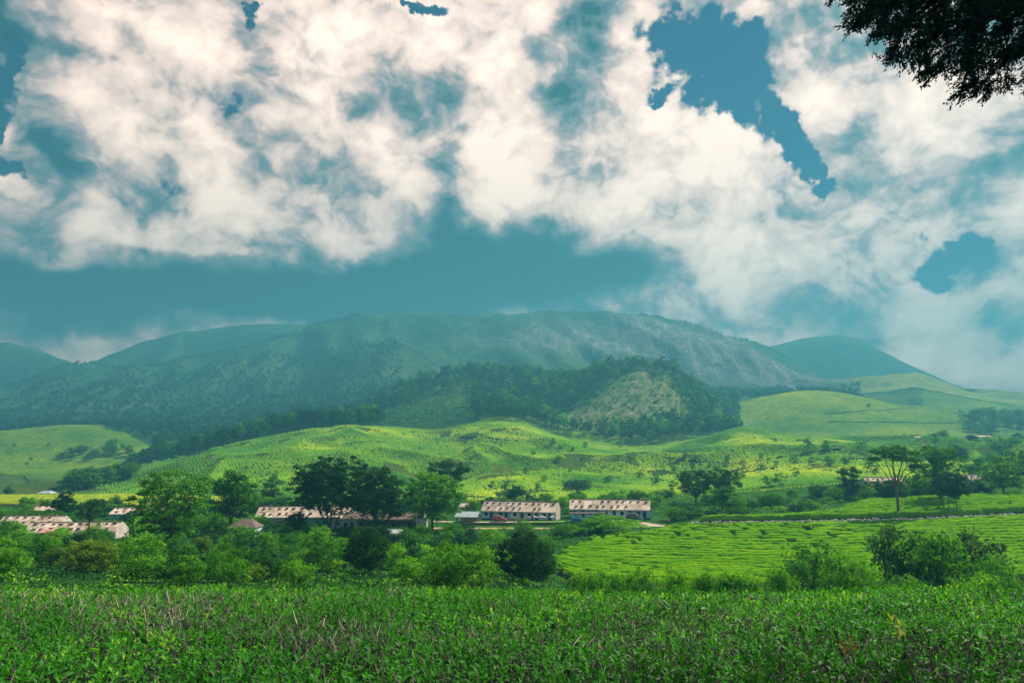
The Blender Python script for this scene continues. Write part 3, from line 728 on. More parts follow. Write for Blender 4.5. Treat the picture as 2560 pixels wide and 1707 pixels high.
def hero_trees():
    hero('broad_tree', 436, 121, 1168, 205, 'tall spreading green tree with layered crown, biggest at the left among the roofs', seed=11, prof=[(.14, .26), (.28, .48), (.45, .5), (.65, .47), (.85, .38), (1, .16)],
         nl=30, clumps=356, per=46, cr=.95, leaf=.38, mat='leaf_mid', tr=.022, fork=.32, flat=.38, nbr=40)
    hero('broad_tree', 582, 163, 1172, 120, 'rounded mid-green tree just right of the tall spreading tree', seed=12, prof=R_ROUND, nl=16, clumps=201, per=42, cr=1.1, leaf=.50, mat='leaf_mid', fork=.3)
    hero('layered_tree', 678, 235, 1183, 58, 'small tiered green tree standing alone behind the left roofs', seed=13, prof=[(.1, .35), (.3, .45), (.5, .4), (.7, .5), (.85, .42), (1, .15)], nl=12, clumps=108, per=34, cr=1.0, leaf=.50, mat='leaf_mid', flat=.4)
    hero('rain_tree', 832, 163, 1139, 205, 'huge dark domed rain tree with several trunks over the middle roofs', seed=14, prof=R_DOME, nl=34, clumps=403, per=66, cr=1.2, leaf=.50, mat='leaf_dark', bark='bark_dark',
         tr=.024, fork=.30, stems=4, spread=2.6, flat=.42, nbr=46)
    hero('dark_tree', 950, 160, 1170, 135, 'dark green tree leaning out right of the domed rain tree', seed=15, prof=[(.2, .4), (.4, .5), (.62, .46), (.85, .34), (1, .14)], nl=18, clumps=232, per=64, cr=1.1, leaf=.50, mat='leaf_dark', bark='bark_dark', tr=.025, fork=.28, stems=3, spread=2.4)
    hero('bright_tree', 1082, 164, 1176, 140, 'fresh green leafy tree left of the small grey-roofed shed', seed=16, prof=[(.14, .25), (.3, .45), (.5, .5), (.75, .44), (.92, .3), (1, .12)], nl=18, clumps=263, per=44, cr=1.05, leaf=.50, mat='leaf_bright', bark='bark_dark', tr=.022, fork=.25)
    hero('dark_tree', 1122, 225, 1146, 106, 'blackish clumpy tree rising behind the fresh green leafy tree', seed=17, prof=None, nl=0,
         lobes=[(-.24, 0, .80, .25, .24, .16), (.05, .05, .86, .24, .24, .14), (.30, 0, .74, .20, .2, .16), (0, 0, .68, .26, .24, .14), (-.12, 0, .56, .22, .2, .14), (.14, 0, .52, .22, .2, .14)], clumps=186, per=38, cr=.85, leaf=.50, mat='leaf_dark', bark='bark_dark', tr=.018, fork=.55)
    hero('mango_tree', 248, 84, 1350, 132, 'round mango tree with yellowish new leaves at the tea field edge', seed=18, prof=R_LOW, nl=16, clumps=294, per=40, cr=.50, leaf=.27, mat='leaf_mango', fork=.2, aspect=.42, flat=.7)
    hero('columnar_tree', 925, 88, 1309, 118, 'dark upright bushy tree in front of the middle thicket', seed=19, prof=R_COL, nl=20, clumps=325, per=40, cr=.52, leaf=.26, mat='leaf_dark', bark='bark_dark', fork=.25, aspect=.4, stems=3, spread=.6)
    hero('mango_tree', 1304, 86, 1330, 146, 'round very dark mango tree at the near edge of the terraced tea', seed=20, prof=R_LOW, nl=18, clumps=356, per=42, cr=.52, leaf=.27, mat='leaf_dark', bark='bark_dark', fork=.2, aspect=.42, flat=.7)
    hero('feathery_tree', 1418, 158, 1308, 98, 'low feathery bright green tree in front of the blue cistern', seed=21, prof=R_LOW, nl=12, clumps=147, per=38, cr=.75, leaf=.34, mat='leaf_bright', fork=.3, flat=.4)
    hero('feathery_tree', 1522, 160, 1286, 142, 'wide feathery bright green tree before the second line house', seed=22, prof=[(.05, .3), (.3, .46), (.55, .5), (.8, .36), (1, .12)], nl=16, clumps=217, per=40, cr=.8, leaf=.34, mat='leaf_bright', fork=.3, flat=.4)
    hero('dark_tree', 1738, 236, 1172, 98, 'left one of two merged dark round trees above the shrub bank', seed=23, prof=R_ROUND, nl=14, clumps=170, per=42, cr=1.0, leaf=.50, mat='leaf_dark', bark='bark_dark', fork=.22)
    hero('dark_tree', 1806, 234, 1164, 100, 'right one of two merged dark round trees above the shrub bank', seed=24, prof=R_ROUND, nl=14, clumps=170, per=42, cr=1.0, leaf=.50, mat='leaf_dark', bark='bark_dark', fork=.22)
    hero('bushy_tree', 1803, 196, 1214, 74, 'lighter green small tree with bare stem before the dark pair', seed=25, prof=R_ROUND, nl=12, clumps=124, per=38, cr=.8, leaf=.42, mat='leaf_mid', fork=.35)
    hero('dark_tree', 2124, 212, 1164, 62, 'slim dark double-crowned tree left of the flat-topped tree', seed=26, prof=[(.1, .42), (.25, .5), (.42, .4), (.5, .36), (.68, .46), (.85, .4), (1, .15)], nl=16, clumps=170, per=40, cr=.75, leaf=.42, mat='leaf_dark', bark='bark_dark', fork=.2)
    hero('flat_topped_tree', 2240, 171, 1113, 116, 'tall flat-topped tree with forked bare limbs and orange-banded trunk', seed=27, prof=None, nl=0, clumps=232, per=38, cr=.85, leaf=.42, mat='leaf_mid', bark='bark_grey', tr=.019, fork=.46, flat=.38, nbr=30,
         lobes=[(-.26, 0, .90, .28, .26, .06), (0, .05, .95, .26, .3, .05), (.24, 0, .88, .26, .28, .06), (-.42, 0, .80, .12, .15, .04), (.40, .1, .79, .18, .2, .05), (.12, -.1, .80, .2, .2, .05), (-.02, .1, .83, .2, .2, .05), (.5, 0, .70, .2, .2, .05)])
    hero('broad_tree', 2348, 195, 1113, 112, 'tall full-crowned green tree right of the flat-topped tree', seed=28, prof=[(.2, .32), (.4, .45), (.6, .5), (.8, .46), (.92, .36), (1, .15)], nl=20, clumps=263, per=42, cr=.95, leaf=.45, mat='leaf_mid', bark='bark_dark', fork=.3)
    hero('slender_tree', 2386, 176, 1172, 78, 'bluish young tree on a thin bare stem behind the stone wall', seed=29, prof=[(.38, .35), (.5, .5), (.7, .42), (.88, .28), (1, .1)], nl=14, clumps=155, per=40, cr=.75, leaf=.42, mat='leaf_blue', tr=.012, fork=.5)
    hero('slender_tree', 2352, 181, 1182, 56, 'leftmost of three thin-stemmed young trees in the upper tea', seed=30, prof=[(.42, .35), (.55, .5), (.72, .42), (1, .1)], nl=10, clumps=93, per=38, cr=.7, leaf=.42, mat='leaf_blue', tr=.011, fork=.5)
    hero('slender_tree', 2366, 179, 1196, 50, 'middle one of three thin-stemmed young trees in the upper tea', seed=31, prof=[(.42, .35), (.55, .5), (.72, .42), (1, .1)], nl=10, clumps=85, per=38, cr=.7, leaf=.42, mat='leaf_mid', tr=.012, fork=.5)
    hero('round_tree', 2506, 206, 1140, 112, 'round leafy tree on a short stem beside the path at the right', seed=32, prof=[(.18, .36), (.35, .5), (.6, .46), (.82, .34), (1, .12)], nl=18, clumps=232, per=42, cr=.9, leaf=.45, mat='leaf_mid', fork=.22)
    hero('round_tree', 2548, 250, 1116, 70, 'tree cut by the right edge behind the round leafy tree', seed=33, prof=R_ROUND, nl=12, clumps=139, per=40, cr=1.0, leaf=.50, mat='leaf_bright', fork=.3)
    hero('round_tree', 2440, 262, 1142, 60, 'pale-topped tree left of the round leafy tree by the path', seed=34, prof=R_ROUND, nl=12, clumps=124, per=38, cr=.9, leaf=.50, mat='leaf_bright', fork=.3)
    hero('round_tree', 165, 205, 1229, 58, 'neat round dark tree in front of the yellow tea field', seed=35, prof=R_LOW, nl=12, clumps=124, per=38, cr=.8, leaf=.45, mat='leaf_dark', fork=.25)
    hero('thin_tree', 233, 150, 1250, 62, 'sparse half-bare tree with a dark straight trunk by the left roofs', seed=36, prof=[(.45, .3), (.6, .45), (.8, .5), (1, .3)], nl=12, clumps=62, per=26, cr=.7, leaf=.34, mat='leaf_dark', bark='bark_grey', tr=.022, fork=.7, nbr=40)
    hero('conical_tree', 24, 330, 1206, 30, 'small conical tree at the far left above the yellow field', seed=37, prof=[(.05, .5), (.3, .42), (.6, .28), (.85, .14), (1, .04)], nl=12, clumps=77, per=30, cr=.8, leaf=.5, mat='leaf_blue', fork=.4)
    hero('dark_tree', 2225, 205, 1196, 70, 'dark bushy tree beneath the flat-topped tree', seed=38, prof=R_LOW, nl=12, clumps=139, per=40, cr=.8, leaf=.45, mat='leaf_dark', bark='bark_dark', fork=.2)
    hero('broad_tree', 2290, 215, 1170, 90, 'bright green spreading tree between the flat-topped and full-crowned trees', seed=39, prof=R_LOW, nl=14, clumps=155, per=40, cr=.9, leaf=.45, mat='leaf_bright', fork=.2)
    hero('dark_tree', 745, 160, 1278, 64, 'dark round tree hiding part of the middle roof', seed=40, prof=R_LOW, nl=12, clumps=139, per=40, cr=.7, leaf=.32, mat='leaf_dark', fork=.2)
    hero('dark_tree', 1290, 262, 1213, 52, 'dark open-limbed tree just behind the first line house', seed=41, prof=R_ROUND, nl=10, clumps=93, per=38, cr=.9, leaf=.50, mat='leaf_dark', bark='bark_dark', fork=.3)
    hero('dark_tree', 1440, 330, 1196, 78, 'bluish dark tree clump between the two line houses, up the slope', seed=42, prof=R_LOW, nl=14, clumps=124, per=38, cr=1.2, leaf=.55, mat='leaf_blue', fork=.2)

# bushes: a few kinds built once, then copied
def shrub_kinds():
    kinds = {}
    for key, mat, leaf, per, asp, prof in (('bright', 'leaf_bright', .20, 34, .5, R_LOW), ('mid', 'leaf_mid', .20, 34, .5, R_LOW), ('dark', 'leaf_dark', .22, 34, .5, R_LOW),
                                           ('yellow', 'leaf_yellow', .20, 34, .5, R_LOW), ('blue', 'leaf_blue', .22, 34, .5, R_LOW), ('russet', 'leaf_russet', .22, 36, .5, R_LOW)):
        kinds[key] = []
        for s in range(2):
            rng = np.random.default_rng(500 + s + len(kinds) * 10)
            lb = profile_lobes(rng, prof, 11, 4.0, 3.0, size=(.34, .6))
            cm, cc = crown_mesh('foliage', rng, lb, 60, per + 8, .62, leaf * 1.3, .65, asp, .5, mat)
            tm = trunk_mesh('stem', rng, .07, .5, lb, cc, 'bark_dark', (0, 0), 10, 3, .5)
            kinds[key].append((cm, tm))
    return kinds
SHRUBS = shrub_kinds()

def shrub(name, kind, loc, w, h, label, group=None, cat='bush', var=None):
    cm, tm = SHRUBS[kind][(random.randrange(2) if var is None else var)]
    r = empty(name, loc, random.uniform(0, 6.28)); r.scale = (w / 4.0, w / 4.0 * random.uniform(.85, 1.15), h / 3.0)
    obj('stem', tm, None, r); obj('foliage', cm, None, r)
    return tag(r, label, cat, group)

NOGO = []   # (u0, u1, y0, y1) places kept clear of scattered bushes
def free(u, y):
    return not any(a <= u <= b and c <= y <= d for a, b, c, d in NOGO)

def thicket():
    rs = random.Random(5)
    NOGO.extend([(165, 335, 50, 92), (850, 1000, 50, 94), (1205, 1400, 50, 92), (1150, 1480, 163, 206), (1540, 1760, 166, 206), (1060, 1210, 176, 212), (40, 290, 142, 163), (0, 150, 163, 178), (590, 1050, 150, 196), (580, 640, 135, 150)])
    # below the houses
    TONE = {'bright': 'fresh green', 'mid': 'mid-green', 'dark': 'dark green', 'yellow': 'yellow-green', 'blue': 'blue-green'}
    def place(u, y):
        if y > 118: return 'close below the ' + ('left-hand roofs' if u < 400 else 'tall spreading tree and long middle house' if u < 760 else 'shaded hall' if u < 1080 else 'lower road and first line house' if u < 1400 else 'second line house')
        return ('left of the round yellowish mango tree' if u < 190 else 'around and behind the yellowish mango tree' if u < 340 else 'in front of the tall spreading tree' if u < 560 else 'between the tall spreading and the dark upright tree' if u < 860 else
                'around the dark upright tree' if u < 1010 else 'between the dark upright tree and the dark mango' if u < 1220 else 'around the round dark mango tree')
    for k in range(175):
        u = rs.uniform(-40, 1560); y = 62 + 100 * rs.random() ** 1.1
        if u > float(np.interp(y, [62, 96, 120, 135, 150, 158, 166], [1380, 1380, 1365, 1380, 1450, 1580, 1670])): continue
        if not free(u, y): continue
        kd = rs.choices(['bright', 'mid', 'dark', 'yellow', 'blue'], [5, 6, 2, 1.2, 1])[0]
        p = at(u, y, 1380); w = rs.uniform(2.6, 5.2); h = w * rs.uniform(.55, .9)
        shrub('bush', kd, p, w, h, '%s bush in the thicket %s' % (TONE[kd], place(u, y)), 'bushes of the thicket below the line houses')
    # round the left-hand roofs and behind the middle houses
    L2 = 'green bush growing close around the left-hand village roofs'
    for k in range(60):
        u = rs.uniform(-40, 640); y = rs.uniform(158, 228)
        if not free(u, y): continue
        kd = rs.choices(['bright', 'mid', 'dark', 'blue'], [3, 4, 3, 1])[0]
        p = at(u, y, 1290); w = rs.uniform(3.2, 6.0); h = w * rs.uniform(.5, .8)
        shrub('shrub', kd, p, w, h, '%s shrub %s' % (TONE[kd], 'growing round the two overlapping left-hand roofs' if u < 300 else 'growing round the roof behind the tall spreading tree'), 'bushes around the left roofs')
    L3 = 'leafy bush in the belt behind the line houses at the foot of the tea slope'
    for k in range(85):
        u = rs.uniform(560, 1720); y = rs.uniform(208, 275)
        kd = rs.choices(['bright', 'mid', 'dark', 'yellow', 'blue'], [4, 4, 2, 1.2, 2])[0]
        p = at(u, y, 1260); w = rs.uniform(3.6, 7.0); h = w * rs.uniform(.55, .85)
        shrub('shrub', kd, p, w, h, '%s shrub in the belt behind %s' % (TONE[kd], 'the long middle house' if u < 900 else 'the shaded hall and grey shed' if u < 1200 else 'the first line house' if u < 1430 else 'the second line house'), 'bushes behind the line houses')
    # bank above the upper tea terrace on the right
    L4 = 'green bush of the bank between upper tea terrace and far slope'
    for k in range(80):
        u = rs.uniform(1650, 2480); lo = 186 if u < 2080 else 206
        y = rs.uniform(lo, 240)
        if u < 1745 and y < 190: continue
        kd = rs.choices(['bright', 'mid', 'dark', 'blue'], [2, 5, 3, 2])[0]
        p = at(u, y, 1250); w = rs.uniform(3.4, 6.5); h = w * rs.uniform(.5, .8)
        shrub('shrub', kd, p, w, h, '%s shrub on the upper bank, %s' % (TONE[kd], 'left of the dark tree pair' if u < 1720 else 'below the dark tree pair' if u < 1860 else 'between the dark pair and the slim dark tree' if u < 2100 else 'near the flat-topped tree'), 'bushes on the bank above the upper tea')
    L5 = 'bluish bush in the far hollow at the right below the wooded knoll'
    for k in range(62):
        u = rs.uniform(2270, 2620); y = rs.uniform(330, 600)
        p = at(u, y, 1150); w = rs.uniform(6, 11); h = w * rs.uniform(.45, .75)
        shrub('scrub_bush', rs.choice(['blue', 'mid', 'mid', 'bright']), p, w, h, 'bluish bush in the far right hollow, ' + ('on its near side' if y < 430 else 'round the distant pale roofs'), 'bushes in the far hollow at the right')
    # the clump at the near right edge
    for (u, y, vt, w, kd, lb) in ((2040, 84, 1362, 7.2, 'mid', 'dense green bush at the left end of the right-hand roadside clump'), (2110, 80, 1382, 6.2, 'bright', 'low bright bush in the gap of the right-hand clump'),
                                  (2150, 76, 1396, 4.0, 'bright', 'lowest bright bush in front of the russet-topped bushes'), (2252, 86, 1316, 7.6, 'russet', 'tall russet-topped bush, left one of the right-hand clump'),
                                  (2335, 82, 1332, 7.6, 'bright', 'fresh green bush in the middle of the right-hand clump'), (2420, 85, 1330, 7.6, 'russet', 'dark russet-flecked bush, right one of the right-hand clump'),
                                  (2470, 79, 1385, 3.6, 'bright', 'small leafy bush right of the russet-flecked bush'), (2290, 84, 1330, 5.4, 'dark', 'dark hollow bush behind the fresh green one at the right'),
                                  (1990, 80, 1398, 3.4, 'mid', 'small bush left of the right-hand clump'), (1945, 78, 1420, 2.6, 'bright', 'low weed bush at the edge of the terraced tea'),
                                  (2500, 77, 1402, 2.8, 'bright', 'low leafy bush at the right end of the clump')):
        p = at(u, y, 1400); h = pt(u, vt, y).z - p.z
        shrub('bush', kd, p, w, h * 1.03, lb)
    L6 = 'low bush along the far lip of the near tea'
    for k in range(26):
        u = rs.uniform(1380, 2540); y = rs.uniform(58, 74); p = at(u, y, 1420); h = pt(u, rs.uniform(1418, 1436), y).z - p.z
        shrub('bush', rs.choice(['bright', 'mid', 'mid']), p, rs.uniform(2.2, 3.6), max(h, 1.0), 'low bush at the near tea lip, ' + ('beside the round dark mango tree' if u < 1560 else 'in front of the terraced tea field' if u < 1930 else 'at the foot of the right-hand bush clump'), 'low bushes beyond the lip of the near tea')
    # single bushes round the right hand roofs
    for (u, y, w, h, kd, lb) in ((2180, 228, 5, 3.4, 'mid', 'bush against the gable of the brown roof behind the flat-topped tree'), (2420, 225, 5, 2.6, 'mid', 'bush in front of the white cottage wall'), (2480, 216, 4, 2, 'bright', 'low bush under the round leafy tree by the path'),
                                 (60, 143, 5, 2.6, 'bright', 'bright bush below the left end of the long left house'), (150, 141, 5.5, 3.0, 'bright', 'bright bush before the middle of the long left house'), (258, 143, 4.5, 2.6, 'mid', 'bush before the right end of the long left house'), (18, 157, 5, 3.0, 'mid', 'bush before the upper roof at the left picture edge'),
                                 (700, 151, 5.5, 3.6, 'mid', 'bush before the left half of the long middle house'), (785, 153, 6, 3.4, 'mid', 'bush before the right half of the long middle house'), (645, 161, 6.5, 4.2, 'bright', 'bright bush hiding the left end of the long middle house'), (600, 133, 6.5, 3.8, 'bright', 'bright bush hiding the wall of the brown hipped hut'), (640, 131, 5.5, 3.4, 'mid', 'bush right of the brown hipped hut'), (870, 158, 5, 2.0, 'dark', 'dark low bush before the left part of the shaded hall'), (915, 157, 5, 2.2, 'mid', 'green low bush before the middle of the shaded hall'), (1010, 158, 5, 2.0, 'dark', 'dark low bush before the right part of the shaded hall'),
                                 (1500, 179, 3, 2.6, 'mid', 'bush against the wall of the second line house'), (1690, 184, 7, 3.6, 'mid', 'broad bush right of the second line house'), (1725, 188, 8, 3.4, 'dark', 'dark broad bush above the bend of the track')):
        shrub('bush', kd, at(u, y, 1290), w, h, lb)

# forest trees on the hills
def forest_kinds():
    out = []
    for s in range(6):
        rng = np.random.default_rng(900 + s)
        prof = [[(.25, .28), (.45, .44), (.7, .5), (.88, .36), (1, .12)], [(.12, .36), (.4, .5), (.7, .46), (1, .14)], [(.35, .3), (.55, .5), (.8, .42), (1, .1)]][s % 3]
        lb = profile_lobes(rng, prof, 9, 10.0, 16.0, size=(.34, .62))
        cm, cc = crown_mesh('forest_tree', rng, lb, 60, 14, 1.35, 1.05, .7, .65, .55, ('leaf_dark', 'leaf_mid', 'leaf_mid', 'leaf_blue', 'leaf_mid', 'leaf_bright')[s])
        tm = trunk_mesh('trunk', rng, .22, 5.5, lb[:4], cc, 'bark_grey', (0, 0), 0, 1)
        me = (cm, tm)
        out.append(me)
    return out
FOREST = forest_kinds()

def put_forest(p, h, label, group, w=None, name='forest_tree', kinds=None):
    me = FOREST[random.choice(kinds) if kinds else random.randrange(len(FOREST))]
    s = h / 16.0; sw = (w / 9.0) if w else s * random.uniform(.8, 1.15)
    o = obj(name, me[0], None, None, (p[0], p[1], p[2] - .3), (0, 0, random.uniform(0, 6.28)), (sw, sw * random.uniform(.9, 1.1), s))
    obj('trunk', me[1], None, o)
    return tag(o, label, 'tree', group)

def find(u, v, y0, y1):
    """ground point seen at pixel (u, v) between depths y0 and y1"""
    ys = np.linspace(y0, y1, 400); tx, _ = ray(u, v); xs = float(tx) * ys
    uu, vv = project(np.stack([xs, ys, hgt(xs, ys)], -1))
    i = int(np.argmax(vv <= v)) if (vv <= v).any() else int(np.argmin(vv))
    return Vector((xs[i], ys[i], gz(xs[i], ys[i])))

def lowpoly_forest(name, pts, hs, mat, label, leaves=90, leaf=2.2, wide=.3, seed=3):
    """a far wood that reads as one mass"""
    rng = np.random.default_rng(seed); n = len(pts); pts = np.asarray(pts, float); hs = np.asarray(hs, float)
    ti = np.repeat(np.arange(n), leaves); m = len(ti)
    dd = unit(rng.normal(size=(m, 3))); rr = rng.uniform(.25, 1, m)[:, None] ** .5
    off = dd * rr * np.stack([hs[ti] * wide, hs[ti] * wide, hs[ti] * .34], 1)
    C = pts[ti] + off + np.stack([0 * hs[ti], 0 * hs[ti], hs[ti] * .62], 1)
    V, F = leaf_cards(C, unit(dd + rng.normal(size=(m, 3)) * .5 + [0, 0, .5]), leaf, .7, rng)
    tint = np.clip(rng.uniform(.1, .9, n)[ti] * .6 + rng.uniform(0, .4, m), 0, 1)
    o = obj(name, mesh_np(name, V, F, False, {'tint': np.repeat(tint, 4)}), MATS[mat])
    return tag(o, label, 'wood', kind='stuff')

def forests():
    rs = random.Random(77); random.seed(99)
    # belt of tall trees along the tea hill crest
    n = 0
    for k in range(115):
        u = 325 + (950 - 325) * (k + rs.uniform(-.5, .5)) / 115
        y = rs.choice([632, 640, 655, 670]) + rs.uniform(-8, 8)
        p = at(u, y, 1080)
        put_forest(p, rs.uniform(15, 22) * (0.8 if u < 380 else 1), 'tall slim tree in the hill crest belt, %s' % ('at its low left end' if u < 450 else 'in its left half' if u < 640 else 'in its right half' if u < 820 else 'at its right end by the double hill'), 'trees of the belt on the tea hill crest', kinds=[0, 1, 2, 3], name='belt_tree')
    # wooded double hill
    cand = []; us = np.array([rs.uniform(930, 1845) for _ in range(5200)]); ys = np.array([rs.uniform(668, 1065) for _ in range(5200)])
    txs, _ = ray(us, np.full(5200, 1000.0)); xs = txs * ys; zs = hgt(xs, ys)
    br = hill_attrs(np.stack([xs, ys, zs], 1))['bare']; cells = {}
    for u, y, x, z, b in zip(us, ys, xs, zs, br):
        if b > .30 or (y < 760 and (u < 1190 or u > 1835)) or (u < 1180 and y < 890): continue
        if b > .12 and u < 1250 and rs.random() < .6: continue
        ci, cj = int(x // 7), int(y // 7)
        if any((x - q.x) ** 2 + (y - q.y) ** 2 < 49 for a in (-1, 0, 1) for c in (-1, 0, 1) for q in cells.get((ci + a, cj + c), ())): continue
        p = Vector((x, y, z)); cand.append(p); cells.setdefault((ci, cj), []).append(p)
    vis = []
    for p in cand:
        # keep those whose crown clears the ground in front of it
        top = np.array([p.x, p.y, p.z + 15.0]); ts = np.linspace(.35, .97, 60)
        line = np.array([0, 0, CAMZ]) + (top - np.array([0, 0, CAMZ])) * ts[:, None]
        if (line[:, 2] > hgt(line[:, 0], line[:, 1]) - 2).all(): vis.append(p)
    def where(p):
        u = float(project([tuple(p)])[0][0])
        return 'on its left mound' if u < 1200 else 'in the saddle between its mounds' if u < 1400 else ('below the bare face' if p.y < 800 else 'on the crest above the bare face') if u < 1700 else 'down its right-hand flank'
    vis.sort(key=lambda p: p.y)
    step = max(1, len(vis) / 290.0)
    pick = set(int(i * step) for i in range(290) if int(i * step) < len(vis))
    rest = []
    for i, p in enumerate(vis):
        if i in pick: put_forest(p, rs.uniform(12, 24), 'tall tree of the wood on the double hill, %s' % where(p), 'trees of the wood on the double hill')
        else: rest.append(p)
    if rest: lowpoly_forest('wood', [tuple(p) for p in rest], [rs.uniform(12, 18) for _ in rest], 'leaf_dark', 'further trees of the wood covering the rounded double hill', 90, 1.9)
    # clumps on the left slope
    for k in range(46):
        u = rs.uniform(165, 335); v = 1222 - (u - 165) * .22 + rs.uniform(-16, 12); p = find(u, v, 380, 615)
        put_forest(p, rs.uniform(7, 12), 'rounded tree in the small grove on the left-hand tea slope', 'trees of the left slope grove', w=rs.uniform(7, 11), kinds=[1, 4], name='grove_tree')
    for k in range(26):
        u = rs.uniform(120, 330); v = 1150 + rs.uniform(-25, 12) - (u - 120) * .1; p = find(u, v, 640, 800)
        put_forest(p, rs.uniform(7, 11), 'hazy tree on the farther left-hand slope', 'hazy trees on the farther left slope', w=rs.uniform(7, 12), kinds=[1, 4], name='grove_tree')
    # knoll wood on the right
    for k in range(90):
        u = rs.uniform(2400, 2640); v = 1098 - rs.random() * 55 - max(0, (u - 2400)) * .12; p = find(u, v, 640, 900)
        put_forest(p, rs.uniform(9, 15), 'rounded tree in the right-hand knoll wood, ' + ('on its left edge' if u < 2450 else 'near the right picture edge'), 'trees of the right-hand knoll wood', w=rs.uniform(9, 14), kinds=[1, 4, 0], name='knoll_tree')
    # single trees dotted over the tea slopes: column, foot, height in photograph pixels
    dots = [(1741, 1158, 22), (1819, 1156, 20), (1857, 1170, 24), (1904, 1152, 20), (1906, 1180, 26), (1941, 1168, 19), (1938, 1107, 15), (1985, 1160, 24), (2031, 1164, 26), (2024, 1132, 38), (2066, 1130, 32), (2076, 1176, 40),
            (1990, 1191, 26), (1949, 1218, 38), (1920, 1234, 32), (1775, 1166, 15), (1685, 1185, 22), (1681, 1226, 30), (1714, 1142, 13), (1857, 1199, 22), (2154, 1131, 32), (2162, 1113, 14), (2177, 1181, 36), (2190, 1188, 24), (2172, 1021, 14),
            (2279, 1008, 18), (2302, 1008, 16), (2340, 1105, 16), (2129, 1136, 13), (2115, 1166, 26), (1382, 1111, 18), (1464, 1120, 18), (1401, 1125, 13), (1431, 1129, 13), (1333, 1139, 17), (1396, 1157, 19), (1314, 1186, 20), (1576, 1157, 19),
            (1548, 1148, 13), (1424, 1183, 15), (1455, 1153, 11), (1553, 1120, 15), (122, 1118, 15), (76, 1154, 13), (67, 1164, 11), (616, 1177, 15), (306, 1123, 13), (34, 1120, 13), (1230, 1226, 26), (1262, 1234, 32), (1362, 1206, 22), (1345, 1232, 30), (1520, 1210, 22), (1600, 1200, 26), (1640, 1214, 28)]
    for (u, v, h) in dots:
        p = find(u, v, 285, 1180); H = h / FPX * p.y
        put_forest(p, H, 'small tree on the open tea slope, ' + ('far left of the picture' if u < 700 else 'above the first line house' if u < 1420 else 'above the second line house' if u < 1690 else 'above the dark tree pair' if u < 1880 else 'between the dark pair and the slim dark tree' if u < 2100 else 'above the flat-topped tree'), 'single trees on the tea slopes', w=H * rs.uniform(.6, .95), kinds=[1, 4, 4], name='slope_tree')
    # trees along the far ridge lines and the belt under the rock face
    pts, hs = [], []
    for k in range(420):
        u = rs.uniform(1760, 2150); t = rs.random(); v = 985 - (18 if u < 1950 else 6) + rs.uniform(-10, 12); y = rs.uniform(1060, 1330)
        p = at(u, y, 970); pts.append(tuple(p)); hs.append(rs.uniform(9, 15))
    for k in range(500):
        u = rs.uniform(-60, 900); y = rs.uniform(1860, 1930); p = at(u, y, 880); pts.append(tuple(p)); hs.append(rs.uniform(6, 14))
    for k in range(160):
        u = rs.uniform(1600, 2000); y = rs.uniform(1890, 1910); p = at(u, y, 850); pts.append(tuple(p)); hs.append(rs.uniform(4, 9))
    for k in range(2600):
        u = rs.uniform(-100, 1000); y = rs.uniform(1030, 1720); p = at(u, y, 950); pts.append(tuple(p)); hs.append(rs.uniform(6, 12))
    for k in range(900):
        u = rs.uniform(230, 960); y = rs.uniform(700, 1040)
        if y < float(np.interp(u, [230, 330, 450, 620], [1010, 900, 740, 660])): continue
        p = at(u, y, 1040); pts.append(tuple(p)); hs.append(rs.uniform(6, 12))
    lowpoly_forest('far_wood', pts, hs, 'leaf_dark', 'hazy dark forest on the lower slopes and ridge lines of the mountain', 20, 3.6, .34, 5)
    # scrub on the bare slopes of the double hill
    pts, hs = [], []
    C = np.array([tuple(at(rs.uniform(950, 1780), rs.uniform(700, 930), 1000)) for _ in range(900)]); B = hill_attrs(C)['bare']; UU, _ = project(C)
    for c, b, u in zip(C, B, UU):
        if b > .3 or u < 1180: pts.append(tuple(c)); hs.append(rs.uniform(1.5, 5))
    lowpoly_forest('scrub', pts, hs, 'leaf_mid', 'low scrub on the bare face of the wooded double hill', 26, 1.6, .6, 8)

hero_trees()
thicket()
forests()
